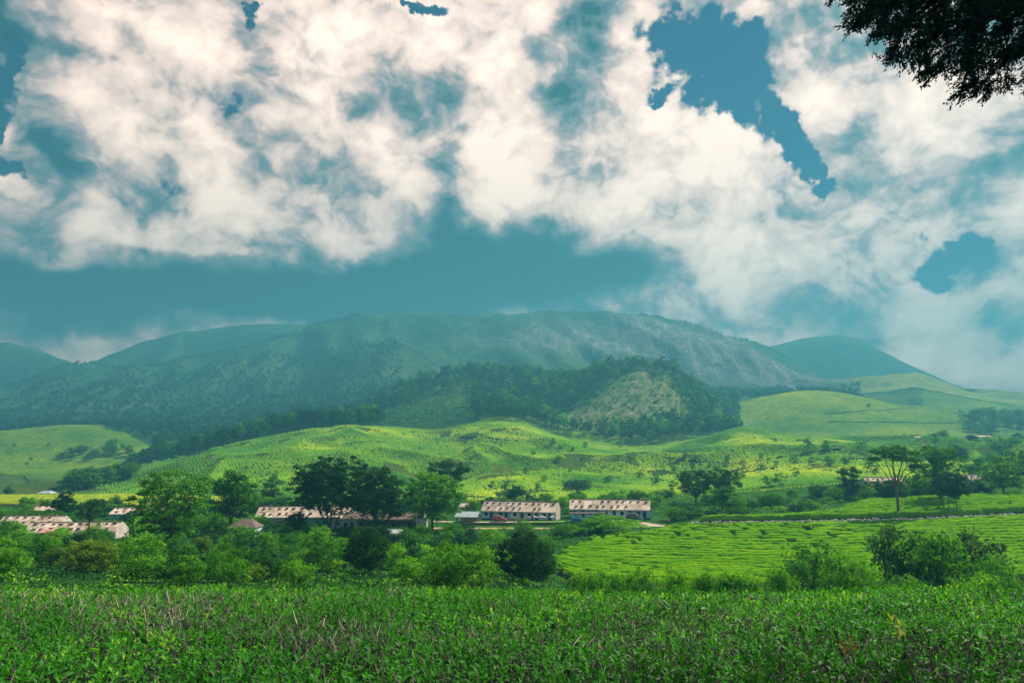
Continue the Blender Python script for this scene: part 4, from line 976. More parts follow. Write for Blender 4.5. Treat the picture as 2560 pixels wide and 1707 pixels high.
# ------------------------------------------------------------------ tea
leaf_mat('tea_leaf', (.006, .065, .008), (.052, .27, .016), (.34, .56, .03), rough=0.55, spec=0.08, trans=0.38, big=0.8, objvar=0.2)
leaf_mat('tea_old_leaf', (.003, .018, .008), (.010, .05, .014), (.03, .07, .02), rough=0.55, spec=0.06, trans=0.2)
leaf_mat('weed_orange', (.20, .13, .03), (.42, .24, .04), (.55, .22, .06), trans=0.35)
leaf_mat('weed_yellow', (.16, .22, .03), (.32, .36, .05), (.50, .42, .06), trans=0.35)
def twig_mat():
    m, n = mat_new('tea_twig')
    t = n.n('ShaderNodeAttribute', attribute_name='tint').outputs['Fac']
    c = n.ramp(t, [(0, (.018, .022, .016)), (.5, (.062, .066, .046)), (.8, (.16, .15, .105)), (1, (.33, .29, .21))])
    out_bsdf(n, c, .85, .15)
twig_mat()
def tea_field_mats():
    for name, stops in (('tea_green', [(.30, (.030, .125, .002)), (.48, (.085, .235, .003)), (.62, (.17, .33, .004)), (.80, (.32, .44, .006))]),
                        ('tea_yellow', [(.30, (.12, .22, .02)), (.5, (.28, .37, .03)), (.7, (.46, .46, .04)), (.85, (.56, .50, .06))])):
        m, n = mat_new(name)
        tc = n.n('ShaderNodeTexCoord').outputs['Object']
        g_ = n.n('ShaderNodeAttribute', attribute_name='hedge').outputs['Fac']
        f, _ = n.noise(tc, .11, 5, .65); g, _ = n.noise(tc, 2.2, 4, .65); h, _ = n.noise(tc, 9.0, 3, .6)
        k = n.m('ADD', n.m('MULTIPLY', f, .45), n.m('ADD', n.m('MULTIPLY', g, .35), n.m('MULTIPLY', h, .2)))
        c = n.ramp(k, stops)
        c = n.mix(n.rng(g_, .25, .6), c4(.035, .045, .02), c)
        out_bsdf(n, c, 1.0, .0, bump(n, n.m('ADD', g, h), .9, .25))
tea_field_mats()

EDGE_Y = 13.2
def tea_top(x, y):
    """height of the plucked surface of the near tea bushes"""
    z = hgt(x, y) + .74 + fbm(np.asarray(x) / 1.5, np.asarray(y) / 1.2, 3, 31) * .10 + fbm(np.asarray(x) / .35, np.asarray(y) / .35, 2, 33) * .05
    return z - sstep(EDGE_Y - .5, EDGE_Y + .7, np.asarray(y) + fbm(np.asarray(x) / .8, np.asarray(y) * 0, 2, 35) * .35) * .8

def leaf_shapes(B, D, Nrm, length, width, rng, curl=.25):
    """tea leaves with midrib fold: base B, direction D, face normal Nrm -> 5 points, 2 quads each"""
    n = len(B); side = unit(np.cross(D, Nrm)); up = np.cross(side, D)
    l = length[:, None]; w = width[:, None]; cu = (rng.uniform(.3, 1.4, n) * curl)[:, None]
    M = B + D * l * .52 - up * l * .05
    T = B + D * l - up * l * cu
    Lf = B + D * l * .48 + side * w + up * l * .06; Rt = B + D * l * .48 - side * w + up * l * .06
    V = np.stack([B, Lf, T, Rt, M], 1).reshape(-1, 3)
    i = np.arange(n)[:, None] * 5
    F = np.concatenate([i + np.array([[0, 4, 2, 1]]), i + np.array([[0, 3, 2, 4]])], 0)
    return V, F

def shoot_arrays(base, axis, rng, nl, L):
    """several shoots at once: base (n,3), axis (n,3), nl leaves each"""
    n = len(base); k = np.tile(np.arange(nl), n); s = np.repeat(np.arange(n), nl)
    an = k * 2.4 + np.repeat(rng.uniform(0, 6.28, n), nl) + rng.normal(size=n * nl) * .3
    ax = axis[s]; e1 = unit(np.cross(ax, np.array([.3, .8, .2]))); e2 = np.cross(ax, e1)
    rad = e1 * np.cos(an)[:, None] + e2 * np.sin(an)[:, None]
    t = (k + .5) / nl
    tilt = (1.06 - .70 * t + rng.normal(size=n * nl) * .18)[:, None]
    D = unit(ax * np.cos(tilt) + rad * np.sin(tilt))
    Nn = unit(ax * np.sin(tilt) - rad * np.cos(tilt))
    ln = L[s] * (1.05 - .45 * t) * rng.uniform(.75, 1.2, n * nl)
    B = base[s] + ax * (t * L[s] * 1.1)[:, None]
    V, F = leaf_shapes(B, D, Nn, ln, ln * rng.uniform(.17, .24, n * nl), rng)
    tint = np.clip(t * .55 + rng.uniform(0, .35, n * nl) + np.repeat(rng.uniform(-.1, .15, n), nl), 0, 1)
    return V, F, np.repeat(tint, 5)

def sticks(A, B, r0, r1, rng):
    n = len(A); t = unit(B - A); e1 = unit(np.cross(t, np.array([.31, .77, .2]))); e2 = np.cross(t, e1)
    ring = [(1, 0), (-.5, .87), (-.5, -.87)]
    V = np.stack([A + (e1 * a + e2 * b) * r0[:, None] for a, b in ring] + [B + (e1 * a + e2 * b) * r1[:, None] for a, b in ring], 1).reshape(-1, 3)
    i = np.arange(n)[:, None] * 6
    F4 = np.concatenate([i + np.array([[0, 1, 4, 3]]), i + np.array([[1, 2, 5, 4]]), i + np.array([[2, 0, 3, 5]])], 0)
    F3 = i + np.array([[3, 4, 5]])
    return V, F4, F3

def near_tea():
    rng = np.random.default_rng(41)
    root = tag(empty('tea_hedge', (0, 8, gz(0, 8))), 'waist-high tea bushes with bare twigs filling the whole foreground', 'tea bushes')
    N = 41000
    y = 2.7 + (EDGE_Y + .55 - 2.7) * rng.random(N) ** .62
    x = rng.uniform(-1, 1, N) * (y * .80 + 1.6)
    dry = fbm(x / 1.7, y / .9, 3, 51) + .35 * sstep(0, -9, x) * sstep(6, 12, y) - .12        # patches where twigs show more than leaves
    keep = rng.random(N) > np.clip(dry * 1.5 + .14, 0, .72)
    x, y = x[keep], y[keep]; n = len(x)
    zt = tea_top(x, y)
    depth = rng.random(n) ** 1.5 * .38
    base = np.stack([x, y, zt - depth - .07], 1)
    ax = unit(np.stack([rng.normal(size=n) * .28, rng.normal(size=n) * .28, np.ones(n)], 1))
    L = rng.uniform(.034, .062, n) * (1 + .25 * rng.random(n)) * (1 + .03 * y)
    V, F, ti = shoot_arrays(base, ax, rng, 4, L)
    ti = np.clip(ti - .06 + .30 * np.repeat(sstep(8.0, 12.5, y) * sstep(-.6, .3, fbm(x / 3, y / 2, 2, 57) + .2), 20), 0, 1)  # yellower towards the far lip: backlight put into the leaf tint
    # deep, old foliage
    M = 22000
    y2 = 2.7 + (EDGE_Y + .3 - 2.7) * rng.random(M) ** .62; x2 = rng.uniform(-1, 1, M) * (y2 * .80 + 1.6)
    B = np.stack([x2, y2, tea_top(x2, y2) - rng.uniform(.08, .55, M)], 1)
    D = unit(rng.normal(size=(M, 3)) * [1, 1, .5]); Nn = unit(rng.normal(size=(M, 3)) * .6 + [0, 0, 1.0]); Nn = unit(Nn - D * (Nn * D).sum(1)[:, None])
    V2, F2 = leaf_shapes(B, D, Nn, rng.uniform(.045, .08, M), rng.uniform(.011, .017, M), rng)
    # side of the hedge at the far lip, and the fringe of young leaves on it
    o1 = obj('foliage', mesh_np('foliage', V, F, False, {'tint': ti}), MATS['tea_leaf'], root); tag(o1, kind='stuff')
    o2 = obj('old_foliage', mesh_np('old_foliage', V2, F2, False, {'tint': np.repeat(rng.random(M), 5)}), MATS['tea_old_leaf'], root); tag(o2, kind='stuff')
    T = 46000
    y3 = 2.7 + (EDGE_Y + .3 - 2.7) * rng.random(T) ** .62; x3 = rng.uniform(-1, 1, T) * (y3 * .80 + 1.6)
    d3 = fbm(x3 / 1.7, y3 / .9, 3, 51) + .35 * sstep(0, -9, x3) * sstep(6, 12, y3) - .12
    kp = rng.random(T) < .42 + np.clip(d3 * 1.2, -.15, .5); x3, y3, d3 = x3[kp], y3[kp], d3[kp]; T = len(x3)
    zt = tea_top(x3, y3)
    A = np.stack([x3, y3, zt - rng.uniform(.10, .40, T)], 1)
    Bt = A + unit(np.stack([rng.normal(size=T) * .55, rng.normal(size=T) * .55, np.ones(T)], 1)) * rng.uniform(.06, .20, T)[:, None]
    Bt[:, 2] = np.minimum(Bt[:, 2], zt + rng.uniform(-.07, .03, T))
    r = rng.uniform(.0015, .0038, T) * (1 + .04 * y3)
    V3, F4, F3 = sticks(A, Bt, r * 1.25, r * .7, rng)
    tn = np.clip(rng.random(T) ** 1.5 * .85 + .35 * sstep(.0, .45, d3) * sstep(5, 10, y3), 0, 1)
    o3 = obj('twig_mass', mesh_np('twig_mass', V3, [F4, F3], False, {'tint': np.repeat(tn, 6)}), MATS['tea_twig'], root); tag(o3, kind='stuff')
    for o in (o1, o2, o3): o.matrix_parent_inverse = Matrix.Translation(-root.location)
    # the nearest shoots, one by one
    protos = []
    for k in range(8):
        rg = np.random.default_rng(600 + k); V, F, ti = shoot_arrays(np.zeros((1, 3)), np.array([[0, 0, 1.0]]), rg, 5 + k % 3, np.array([.062]))
        me = mesh_np('shoot', V, F, False, {'tint': ti}); me.materials.append(MATS['tea_leaf']); protos.append(me)
    c = 0
    while c < 300:
        yy = 3.9 + 1.9 * rng.random() ** 1.1; xx = rng.uniform(-1, 1) * yy * .74
        if fbm(xx / 1.7, yy / .9, 3, 51) > .25 and rng.random() < .8: continue
        o = obj('shoot', protos[c % 8], None, root, (xx, yy - 8, float(tea_top(xx, yy)) - root.location.z - .05), (rng.normal() * .25, rng.normal() * .25, rng.uniform(0, 6.28)), float(rng.uniform(.9, 1.45)))
        c += 1
    # stray plants in the hedge
    def weed(u, v, hgt_m, n, mat, lab):
        ys = np.linspace(3.6, 12.5, 300); tx, _ = ray(u, v); xs = float(tx) * ys
        _, vv = project(np.stack([xs, ys, tea_top(xs, ys)], -1)); i = int(np.argmax(vv <= v)); X, Y, Z = xs[i], ys[i], float(tea_top(xs[i], ys[i]))
        rt = tag(empty('weed_sprig', (X, Y, Z - .1)), lab, 'weed')
        rg = np.random.default_rng(int(u)); b = np.stack([rg.normal(size=n) * .06, rg.normal(size=n) * .06, rg.uniform(hgt_m * .4, hgt_m, n)], 1)
        V, F, ti = shoot_arrays(b, unit(rg.normal(size=(n, 3)) * .5 + [0, 0, 1]), rg, 5, np.full(n, .09))
        obj('leaves', mesh_np('leaves', V, F, False, {'tint': ti}), MATS[mat], rt)
        mb = MB(); mb.tube([(0, 0, -.2), (.01, 0, hgt_m * .6), (0, .02, hgt_m)], [.005, .004, .002], 4); mb.build('stem', MATS['tea_twig'], rt)
    weed(2130, 1640, .13, 2, 'weed_orange', 'orange-leaved weed sprig poking out of the near tea')
    weed(2255, 1575, .16, 3, 'weed_yellow', 'yellow-green weed sprig in the right part of the near tea')
    weed(312, 1640, .30, 5, 'tea_leaf', 'tall pale-stemmed shoot standing above the tea at the left')
    weed(318 + 190, 1640, .30, 5, 'tea_leaf', 'tall pale-stemmed shoot in the tea, second from the left')
    weed(2420, 1415, .35, 6, 'weed_yellow', 'pale yellow-green sprig on the lip of the near tea')
near_tea()

def tea_field(name, u0, u1, y0, y1, ny, nx, spacing, h, mat, label, mask=None, curve=None, rough=.5, seed=1, front=0.0, brk=None):
    t0, _ = ray(u0, 1300); t1, _ = ray(u1, 1300)
    TX = np.linspace(float(t0), float(t1), nx); Yv = np.linspace(y0, y1, ny)
    Y = np.broadcast_to(Yv[:, None], (ny, nx)); X = TX[None, :] * Y
    q = Y + fbm(X / 60, Y / 60, 2, seed) * spacing * 1.4 + fbm(X / 14, Y / 14, 2, seed + 1) * spacing * .16
    rough = rough * (1 if brk is None else brk(X, Y))
    if curve is not None: q = q + curve(X, Y)
    ph = q / spacing; row = np.floor(ph); fr = ph - row
    hedge = sstep(0, .22, np.clip(.86 - np.abs(fr - .5) * 2, 0, 1))
    br = fbm(X / 1.6 + row * 13.7, row * 3.1 + Y * 0, 2, seed + 2)
    hedge = hedge * (1 - sstep(0, .14, br - .62 + rough * .42))
    hole = fbm(X / 5, Y / 3, 3, seed + 3); hedge = hedge * (1 - sstep(0, .12, hole - .70 + rough * .30))
    if mask is not None:
        mk = mask(X, Y); hedge = hedge * mk
    if front: hedge = np.maximum(hedge, mk * np.exp(-((Y - y0 - 1.6) / 1.1) ** 2)) * (1 + .55 * np.exp(-((Y - y0 - 1.6) / 1.4) ** 2))
    Z = hgt(X, Y) + .05 + hedge * h * (1 + fbm(X / 2.3, Y / 1.9, 3, seed + 4) * .28) + (fbm(X / .45, Y / .45, 2, seed + 5) * .10) * hedge
    V = np.stack([X, Y, Z], -1).reshape(-1, 3)
    F = grid_faces(ny, nx)
    if mask is not None:
        ok = (mk.ravel() > .02)[F].any(1); F = F[ok]
        used = np.unique(F); mp = np.full(len(V), -1); mp[used] = np.arange(len(used)); V = V[used]; F = mp[F]; hd = hedge.ravel()[used]
    else: hd = hedge.ravel()
    o = obj(name, mesh_np(name, V, F, True, {'hedge': hd}), MATS[mat])
    return tag(o, label, 'tea field', kind='stuff')

def tea_fields():
    def uof(X, Y): return 1280 + X / Y * FPX * .985
    def m1(X, Y):
        u = uof(X, Y); left = np.interp(Y, [96, 120, 135, 150, 158, 166], [1400, 1385, 1400, 1470, 1600, 1690])
        left = left + fbm(Y / 3.0, Y * 0, 2, 6) * 30 + fbm(X / 4, Y / 2.0, 2, 7) * 14
        return sstep(0, 14, u - left) * (1 - sstep(164.2, 165.4, Y)) * sstep(97, 99, Y)
    tea_field('tea_field', 1360, 2680, 96.5, 166, 300, 420, 2.9, 1.0, 'tea_green', 'level field of clipped tea rows below the stone wall', m1, lambda X, Y: np.abs(X) * 0 + (X / 40) ** 2 * .6, .75, 61, brk=lambda X, Y: .05 + .95 * sstep(143, 150, Y + fbm(X / 12, X * 0, 2, 4) * 5) * (1 - sstep(75, 88, X)))
    def m2(X, Y):
        u = uof(X, Y); back = np.interp(u, [1700, 1800, 2060, 2140, 2560, 2700], [173, 179, 186, 203, 207, 209])
        return sstep(1718, 1740, u) * (1 - sstep(back - 1.5, back, Y)) * sstep(169.0, 169.6, Y)
    tea_field('tea_field', 1700, 2700, 168.6, 210, 130, 340, 2.3, 1.0, 'tea_green', 'raised strip of bright clipped tea behind the stone wall', m2, None, .35, 71, front=1.0)
    def m3(X, Y):
        u = uof(X, Y); return (1 - sstep(560, 610, u)) * sstep(226, 229, Y) * (1 - sstep(264, 266, Y))
    tea_field('tea_field', -150, 640, 225, 267, 110, 330, 2.2, .8, 'tea_yellow', 'flat yellow-green tea field behind the left-hand roofs', m3, None, .2, 81)
tea_fields()

def undergrowth():
    rng = np.random.default_rng(15)
    def cards(n, u0, u1, y0, y1, pw, sz, hmax, mat, name, label, ok):
        y = y0 + (y1 - y0) * rng.random(n) ** pw; u = rng.uniform(u0, u1, n); tx, _ = ray(u, np.full(n, 1330.0)); x = tx * y
        k = ok(u, y); x, y, u = x[k], y[k], u[k]; m = len(x)
        mound = np.clip(fbm(x / 4.5, y / 4.5, 3, 91) + .35, 0, 1) ** 1.2 * hmax
        z = hgt(x, y) + mound * rng.uniform(.55, 1.02, m)
        C = np.stack([x, y, z], 1); nr = unit(rng.normal(size=(m, 3)) * .75 + [0, -.15, .8])
        V, F = leaf_cards(C, nr, sz * (1 + 0 * x), .6, rng)
        ti = np.clip(fbm(x / 2.5, y / 2.5, 2, 93) * .45 + .45 + rng.normal(size=m) * .15, 0, 1)
        o = obj(name, mesh_np(name, V, F, False, {'tint': np.repeat(ti, 4)}), MATS[mat]); tag(o, label, 'undergrowth', kind='stuff')
    clear = lambda u, y: ~(((u > 1150) & (u < 1480) & (y > 166.5) & (y < 206)) | ((u > 1540) & (u < 1760) & (y > 164) & (y < 206)) | ((u > np.interp(y, [62, 96, 120, 135, 150, 158, 166], [1400, 1395, 1380, 1395, 1465, 1595, 1685])) & (y > 96) & (y < 205)) | ((u > 1060) & (u < 1210) & (y > 176) & (y < 206)) | ((y > 222) & (u < 620) & (y < 268)))
    cards(46000, -140, 1690, 55, 165, .85, .32, 1.0, 'leaf_dark', 'undergrowth', 'dark low undergrowth covering the valley below the houses', clear)
    cards(30000, -140, 1690, 55, 165, .85, .30, 1.25, 'leaf_bright', 'undergrowth', 'patches of bright weeds between the bushes below the houses', lambda u, y: clear(u, y) & (fbm(u / 60, y / 6, 2, 95) > .12))
    cards(40000, -140, 1740, 160, 285, 1.0, .55, 1.6, 'leaf_mid', 'undergrowth', 'mixed low growth around and behind the houses', clear)
    cards(22000, 1640, 2680, 184, 285, 1.0, .55, 1.5, 'leaf_mid', 'undergrowth', 'mixed low growth behind the upper tea terrace',
          lambda u, y: (y > np.interp(u, [1640, 1740, 1800, 2060, 2140, 2560], [184, 176, 181, 188, 205, 210])) & ~((u < 1760) & (y < 206)))
    cards(15000, -300, 2860, 15, 58, 1.0, .26, .9, 'leaf_mid', 'undergrowth', 'low weeds on the hidden bank falling from the near tea', lambda u, y: y > 0)
    cards(16000, 1360, 2680, 44, 96, 1.0, .24, 1.2, 'leaf_mid', 'undergrowth', 'weeds on the bank just beyond the near tea', lambda u, y: y > 0)
undergrowth()

def slope_tea():
    '''rounded tea bushes planted in rows over the nearer slopes'''
    rng = np.random.default_rng(88)
    m, n = mat_new('slope_bush')
    t = n.n('ShaderNodeAttribute', attribute_name='tint').outputs['Fac']
    g, _ = n.noise(n.n('ShaderNodeTexCoord').outputs['Object'], 1.6, 3, .6)
    c = n.ramp(n.m('MULTIPLY_ADD', n.m('SUBTRACT', g, .5), .35, t), [(.0, (.030, .115, .010)), (.35, (.085, .22, .012)), (.62, (.18, .32, .014)), (.85, (.34, .42, .018)), (1, (.50, .49, .03))])
    out_bsdf(n, c, 1.0, .0)
    rows = []; y = 284.0; k = 0
    while y < 640:
        sx = 1.75 * (1 + (y - 284) / 900); x = np.arange(-.62 * y, .80 * y, sx); x = x + rng.uniform(-.28, .28, len(x)) * sx
        yy = y + fbm(x / 45, np.full(len(x), y / 45), 2, 17) * 5 + rng.uniform(-.35, .35, len(x))
        rows.append(np.stack([x, yy], 1)); y += 2.25 * (1 + (y - 284) / 900); k += 1
    P = np.concatenate(rows); x, y = P[:, 0], P[:, 1]; z = hgt(x, y); V0 = np.stack([x, y, z], 1)
    A = hill_attrs(V0); U, W = project(V0)
    hole = fbm(x / 14, y / 14, 3, 45); scar = fbm(x / 33, y / 40, 3, 46)
    ok = (A['bare'] < .45) & (A['wood'] < .5) & (hole < .42) & (scar < .46) & (rng.random(len(x)) > .06)
    ok &= ~((U < 640) & (y < 292)) & (y < np.interp(U, [-200, 330, 925, 1100, 1300, 1850, 2000, 2700], [640, 632, 625, 640, 672, 640, 640, 640]))
    x, y, z, lit_tone = x[ok], y[ok], z[ok], A['young'][ok]; m_ = len(x)
    r = rng.uniform(.78, 1.22, m_) * (1 + (y - 284) / 800); h = rng.uniform(.65, .95, m_) * (1 + (y - 284) / 900)
    ang = np.arange(6) / 6 * 2 * math.pi
    ring = np.stack([x[:, None] + np.cos(ang) * r[:, None] * rng.uniform(.85, 1.1, (m_, 6)), y[:, None] + np.sin(ang) * r[:, None] * .85, np.broadcast_to(z[:, None], (m_, 6)) + .05], -1)
    ring[..., 2] = hgt(ring[..., 0], ring[..., 1]) + .12 * h[:, None]
    top = np.stack([x, y, z + h], -1)[:, None, :]
    V = np.concatenate([ring, top], 1).reshape(-1, 3); b = np.arange(m_)[:, None] * 7
    F3 = np.concatenate([b + np.array([[i, (i + 1) % 6, 6]]) for i in range(6)], 0)
    big = fbm(x / 60, y / 60, 3, 47); tint = np.clip(.34 + big * .55 + lit_tone * .34 + rng.normal(size=m_) * .035 + fbm(x / 11, y / 11, 2, 48) * .16, 0, 1)  # broad swings put sunlit and shaded patches into the bush tint
    o = obj('tea_slope', mesh_np('tea_slope', V, F3, True, {'tint': np.repeat(tint, 7)}), MATS['slope_bush']); tag(o, 'rounded tea bushes planted in rows all over the nearer hill slopes', 'tea bushes', kind='stuff')
    print('SLOPE BUSHES', m_)
slope_tea()

# ------------------------------------------------------------------ overhanging conifer
def conifer():
    rng = np.random.default_rng(23); px, py = 10.6, 9.6; z0 = gz(px, py)
    root = tag(empty('conifer_tree', (px, py, z0)), 'dark conifer hanging into the top right corner, trunk outside the picture', 'tree')
    base = np.array([px, py, z0])
    mb = MB(); mb.tube([(0, 0, -.4), (.03, 0, 4), (-.05, .05, 9), (0, 0, 15)], [.42, .34, .22, .05], 9); mb.build('trunk', MATS['bark_dark'], root, True)
    outline = [(2088, -10), (2098, 30), (2112, 70), (2128, 98), (2165, 118), (2196, 126), (2212, 150), (2232, 172), (2262, 168), (2300, 190), (2325, 212), (2350, 208), (2380, 240), (2432, 252), (2470, 238), (2478, 210),
               (2500, 160), (2520, 165), (2500, 235), (2530, 262), (2600, 275), (2760, 300), (2980, 260), (3050, -50), (3000, -420), (2700, -520), (2400, -380), (2200, -190)]
    gaps = [(2345, 120, 20), (2440, 118, 12), (2395, 205, 13), (2470, 130, 22), (2180, 78, 8), (2556, 20, 12)]
    P = []; Dl = []; tips = []
    while len(tips) < 320:
        u, v = rng.uniform(2075, 3050), rng.uniform(-520, 275)
        if not inpoly(np.array([u]), np.array([v]), outline)[0]: continue
        if any((u - a) ** 2 + (v - b) ** 2 < r * r for a, b, r in gaps): continue
        if (u > 2600 or v < -40) and rng.random() < .72: continue
        tips.append((u, v))
    for u, v in tips:       # branchlets ending at a tip, sprays thinning out towards it
        dp = rng.uniform(7.8, 10.6); tip = np.array(pt(u, v, dp)); back = unit(np.array([.55 + rng.normal() * .22, rng.normal() * .3, .75 + rng.normal() * .2])); ln_ = rng.uniform(.5, .95)
        for k in range(25):
            t = rng.random(); q = tip + back * ln_ * t + rng.normal(size=3) * (.02 + .085 * t)
            P.append(q); Dl.append(-back)
    P = np.array(P); Dl = np.array(Dl)
    for k in range(16):   # limbs reaching from the trunk into the foliage
        e = P[int(rng.integers(len(P)))] if k > 5 else np.array(pt([2150, 2260, 2360, 2450, 2200, 2540][k], [5, 70, 120, 60, -120, -60][k], 9.2))
        s = base + np.array([0, 0, max(2.5, e[2] - z0 + rng.uniform(-.2, 1.0))])
        m = (s + e) / 2 + np.array([0, 0, .45])
        mb = MB(); mb.tube([Vector(s - base), Vector((s * .72 + e * .28) - base + np.array([0, 0, .3])), Vector(m - base), Vector(e - base)], [.085, .06, .04, .012], 5); mb.build('branch', MATS['bark_dark'], root, True)
    # drooping sprays of needles
    n = len(P); away = unit(P - (base + np.array([0, 0, 1.0]) * (P[:, 2:3] - z0 + .6)))
    D = unit(Dl + away * [.2, .2, 0] + np.array([-.05, 0, -.25]) + rng.normal(size=(n, 3)) * .42)
    Ls = rng.uniform(.10, .26, n); K = 14
    s = np.repeat(np.arange(n), K); t = np.tile((np.arange(K) + .5) / K, n)
    e1 = unit(np.cross(D, np.array([.2, .9, .3]))); e2 = np.cross(D, e1)
    an = rng.uniform(0, 6.28, n * K); rad = e1[s] * np.cos(an)[:, None] + e2[s] * np.sin(an)[:, None]
    nd = unit(D[s] * .85 + rad * .42 + np.array([0, 0, -.12])); ln = rng.uniform(.035, .085, n * K) * (1.15 - .5 * t)
    B = P[s] + D[s] * (t * Ls[s])[:, None] + rad * .012
    sd = unit(np.cross(nd, rng.normal(size=(n * K, 3)))); w = .011
    V = np.stack([B - sd * w * .6, B + nd * ln[:, None] * .45 - sd * w, B + nd * ln[:, None], B + nd * ln[:, None] * .45 + sd * w], 1).reshape(-1, 3) - base
    F = np.arange(n * K * 4).reshape(-1, 4)
    # twigs carrying the needles
    V2, F4, F3 = sticks(P - base, P + D * Ls[:, None] - base, np.full(n, .004), np.full(n, .0015), rng)
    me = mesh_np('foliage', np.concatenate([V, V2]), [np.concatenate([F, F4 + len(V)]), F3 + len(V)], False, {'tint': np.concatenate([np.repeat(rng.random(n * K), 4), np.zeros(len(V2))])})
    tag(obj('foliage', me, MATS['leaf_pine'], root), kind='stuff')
conifer()
# ------------------------------------------------------------------ tracks and walls
plain('track_soil', (.44, .33, .24), .95, .05, .35, .6, bmp=.4)
plain('red_soil', (.42, .26, .17), .95, .05, .35, .5, bmp=.4)
plain('verge_grass', (.13, .25, .04), .95, .05, .4, 1.0, bmp=.6)
plain('pale_stone', (.36, .35, .32), .9, .1, .45, 1.4, bmp=.6)
plain('moss_stone', (.085, .11, .07), .95, .05, .5, 1.2, bmp=.8)
for nm_, c_ in (('paint_blue', (.28, .64, .82)), ('paint_deep_blue', (.04, .20, .42)), ('paint_pale', (.74, .84, .88)), ('paint_white', (.80, .80, .78)), ('paint_teal', (.18, .55, .56)), ('paint_cream', (.60, .52, .42)), ('paint_with_shade', (.16, .26, .27))):  # the last colour is a wall paint with tree shade put into it
    plain(nm_, c_, .85, .15, .30, .9)
plain('gable_plaster', (.58, .52, .44), .9, .1, .5, 1.1, dark=.35)
plain('door_wood', (.035, .07, .09), .6, .3, .3, 2.0); plain('shutter', (.05, .13, .17), .6, .3, .3, 2.0); plain('dark_opening', (.012, .014, .016), .9, .05, .2)
plain('plinth_stone', (.06, .085, .075), .95, .05, .4, 1.0); plain('fascia_board', (.56, .50, .44), .8, .2, .3)
plain('tin_grey', (.40, .47, .50), .5, .4, .35, .8, metal=.3); plain('tin_white', (.66, .66, .64), .5, .4, .3, .8); plain('roof_brown', (.16, .12, .10), .9, .1, .5, 1.0)
plain('cloth_white', (.75, .74, .72), .9, .1, .15); plain('cloth_pink', (.62, .22, .26), .9, .1, .25); plain('cloth_red', (.55, .10, .10), .9, .1, .25); plain('cloth_navy', (.02, .035, .07), .9, .1, .25)
plain('cloth_grey', (.22, .26, .30), .9, .1, .25); plain('cloth_blue', (.12, .22, .34), .9, .1, .25); plain('skin', (.16, .085, .05), .6, .3, .1); plain('hair', (.012, .01, .01), .5, .3, .1)
plain('orange_board', (.66, .38, .10), .7, .2, .3); plain('pole_wood', (.10, .085, .07), .9, .1, .3); plain('brush_pile', (.13, .09, .07), .95, .05, .4)

def roof_mat():
    m, n = mat_new('roof_sheet')
    oi = n.n('ShaderNodeObjectInfo'); tc = n.n('ShaderNodeTexCoord').outputs['Object']
    geo = n.n('ShaderNodeNewGeometry').outputs['Position']
    f, _ = n.noise(geo, .55, 6, .65); g, _ = n.noise(geo, 3.2, 5, .65)
    k = n.m('ADD', n.m('MULTIPLY', f, .5), n.m('ADD', n.m('MULTIPLY', g, .3), n.m('MULTIPLY', oi.outputs['Random'], .25)))
    c = n.ramp(k, [(.28, (.17, .12, .095)), (.42, (.44, .32, .24)), (.58, (.66, .50, .40)), (.75, (.78, .64, .53)), (.9, (.62, .52, .40))])
    out_bsdf(n, c, .9, .1, bump(n, g, .4, .05))
roof_mat()

def strip(name, pts, w, mat, lift=.07, kind='structure'):
    """road laid on the ground along picture-ground points [(u, y)]"""
    P = [at(u, y, 1300) for u, y in pts]
    dense = []
    for a, b in zip(P[:-1], P[1:]):
        m = max(2, int((b - a).length / .8))
        dense += [a.lerp(b, i / m) for i in range(m)]
    dense.append(P[-1]); V = []; nx = 5
    for i, p in enumerate(dense):
        t = (dense[min(i + 1, len(dense) - 1)] - dense[max(i - 1, 0)]); t.z = 0; t.normalize(); s = Vector((t.y, -t.x, 0))
        ww = w * (1 + .12 * math.sin(i * .37) + .06 * math.sin(i * 1.3))
        for k in range(nx):
            q = p + s * ww * (k / (nx - 1) - .5); V.append((q.x, q.y, gz(q.x, q.y) + lift * (1 if 0 < k < nx - 1 else .3)))
    return tag(obj(name, mesh_np(name, np.array(V), grid_faces(len(dense), nx), True), MATS[mat]), kind=kind)
strip('road', [(1085, 173.4), (1150, 173.2), (1230, 173), (1330, 173), (1440, 173.5)], 3.6, 'red_soil')
strip('track', [(1085, 187), (1120, 185), (1150, 183.2), (1210, 181.2), (1270, 180.6), (1330, 180.6)], 3.0, 'track_soil')
strip('track', [(1520, 184.5), (1565, 183.2), (1610, 180.4), (1655, 174.6), (1700, 168.3)], 3.2, 'track_soil')
strip('path', [(2490, 219), (2515, 212), (2540, 203), (2556, 194), (2580, 184)], 3.4, 'track_soil')
strip('verge', [(1330, 181.2), (1380, 181.4), (1430, 182)], 3.4, 'verge_grass', .05)
strip('verge', [(1545, 175.5), (1585, 175), (1630, 173)], 5.2, 'verge_grass', .05)

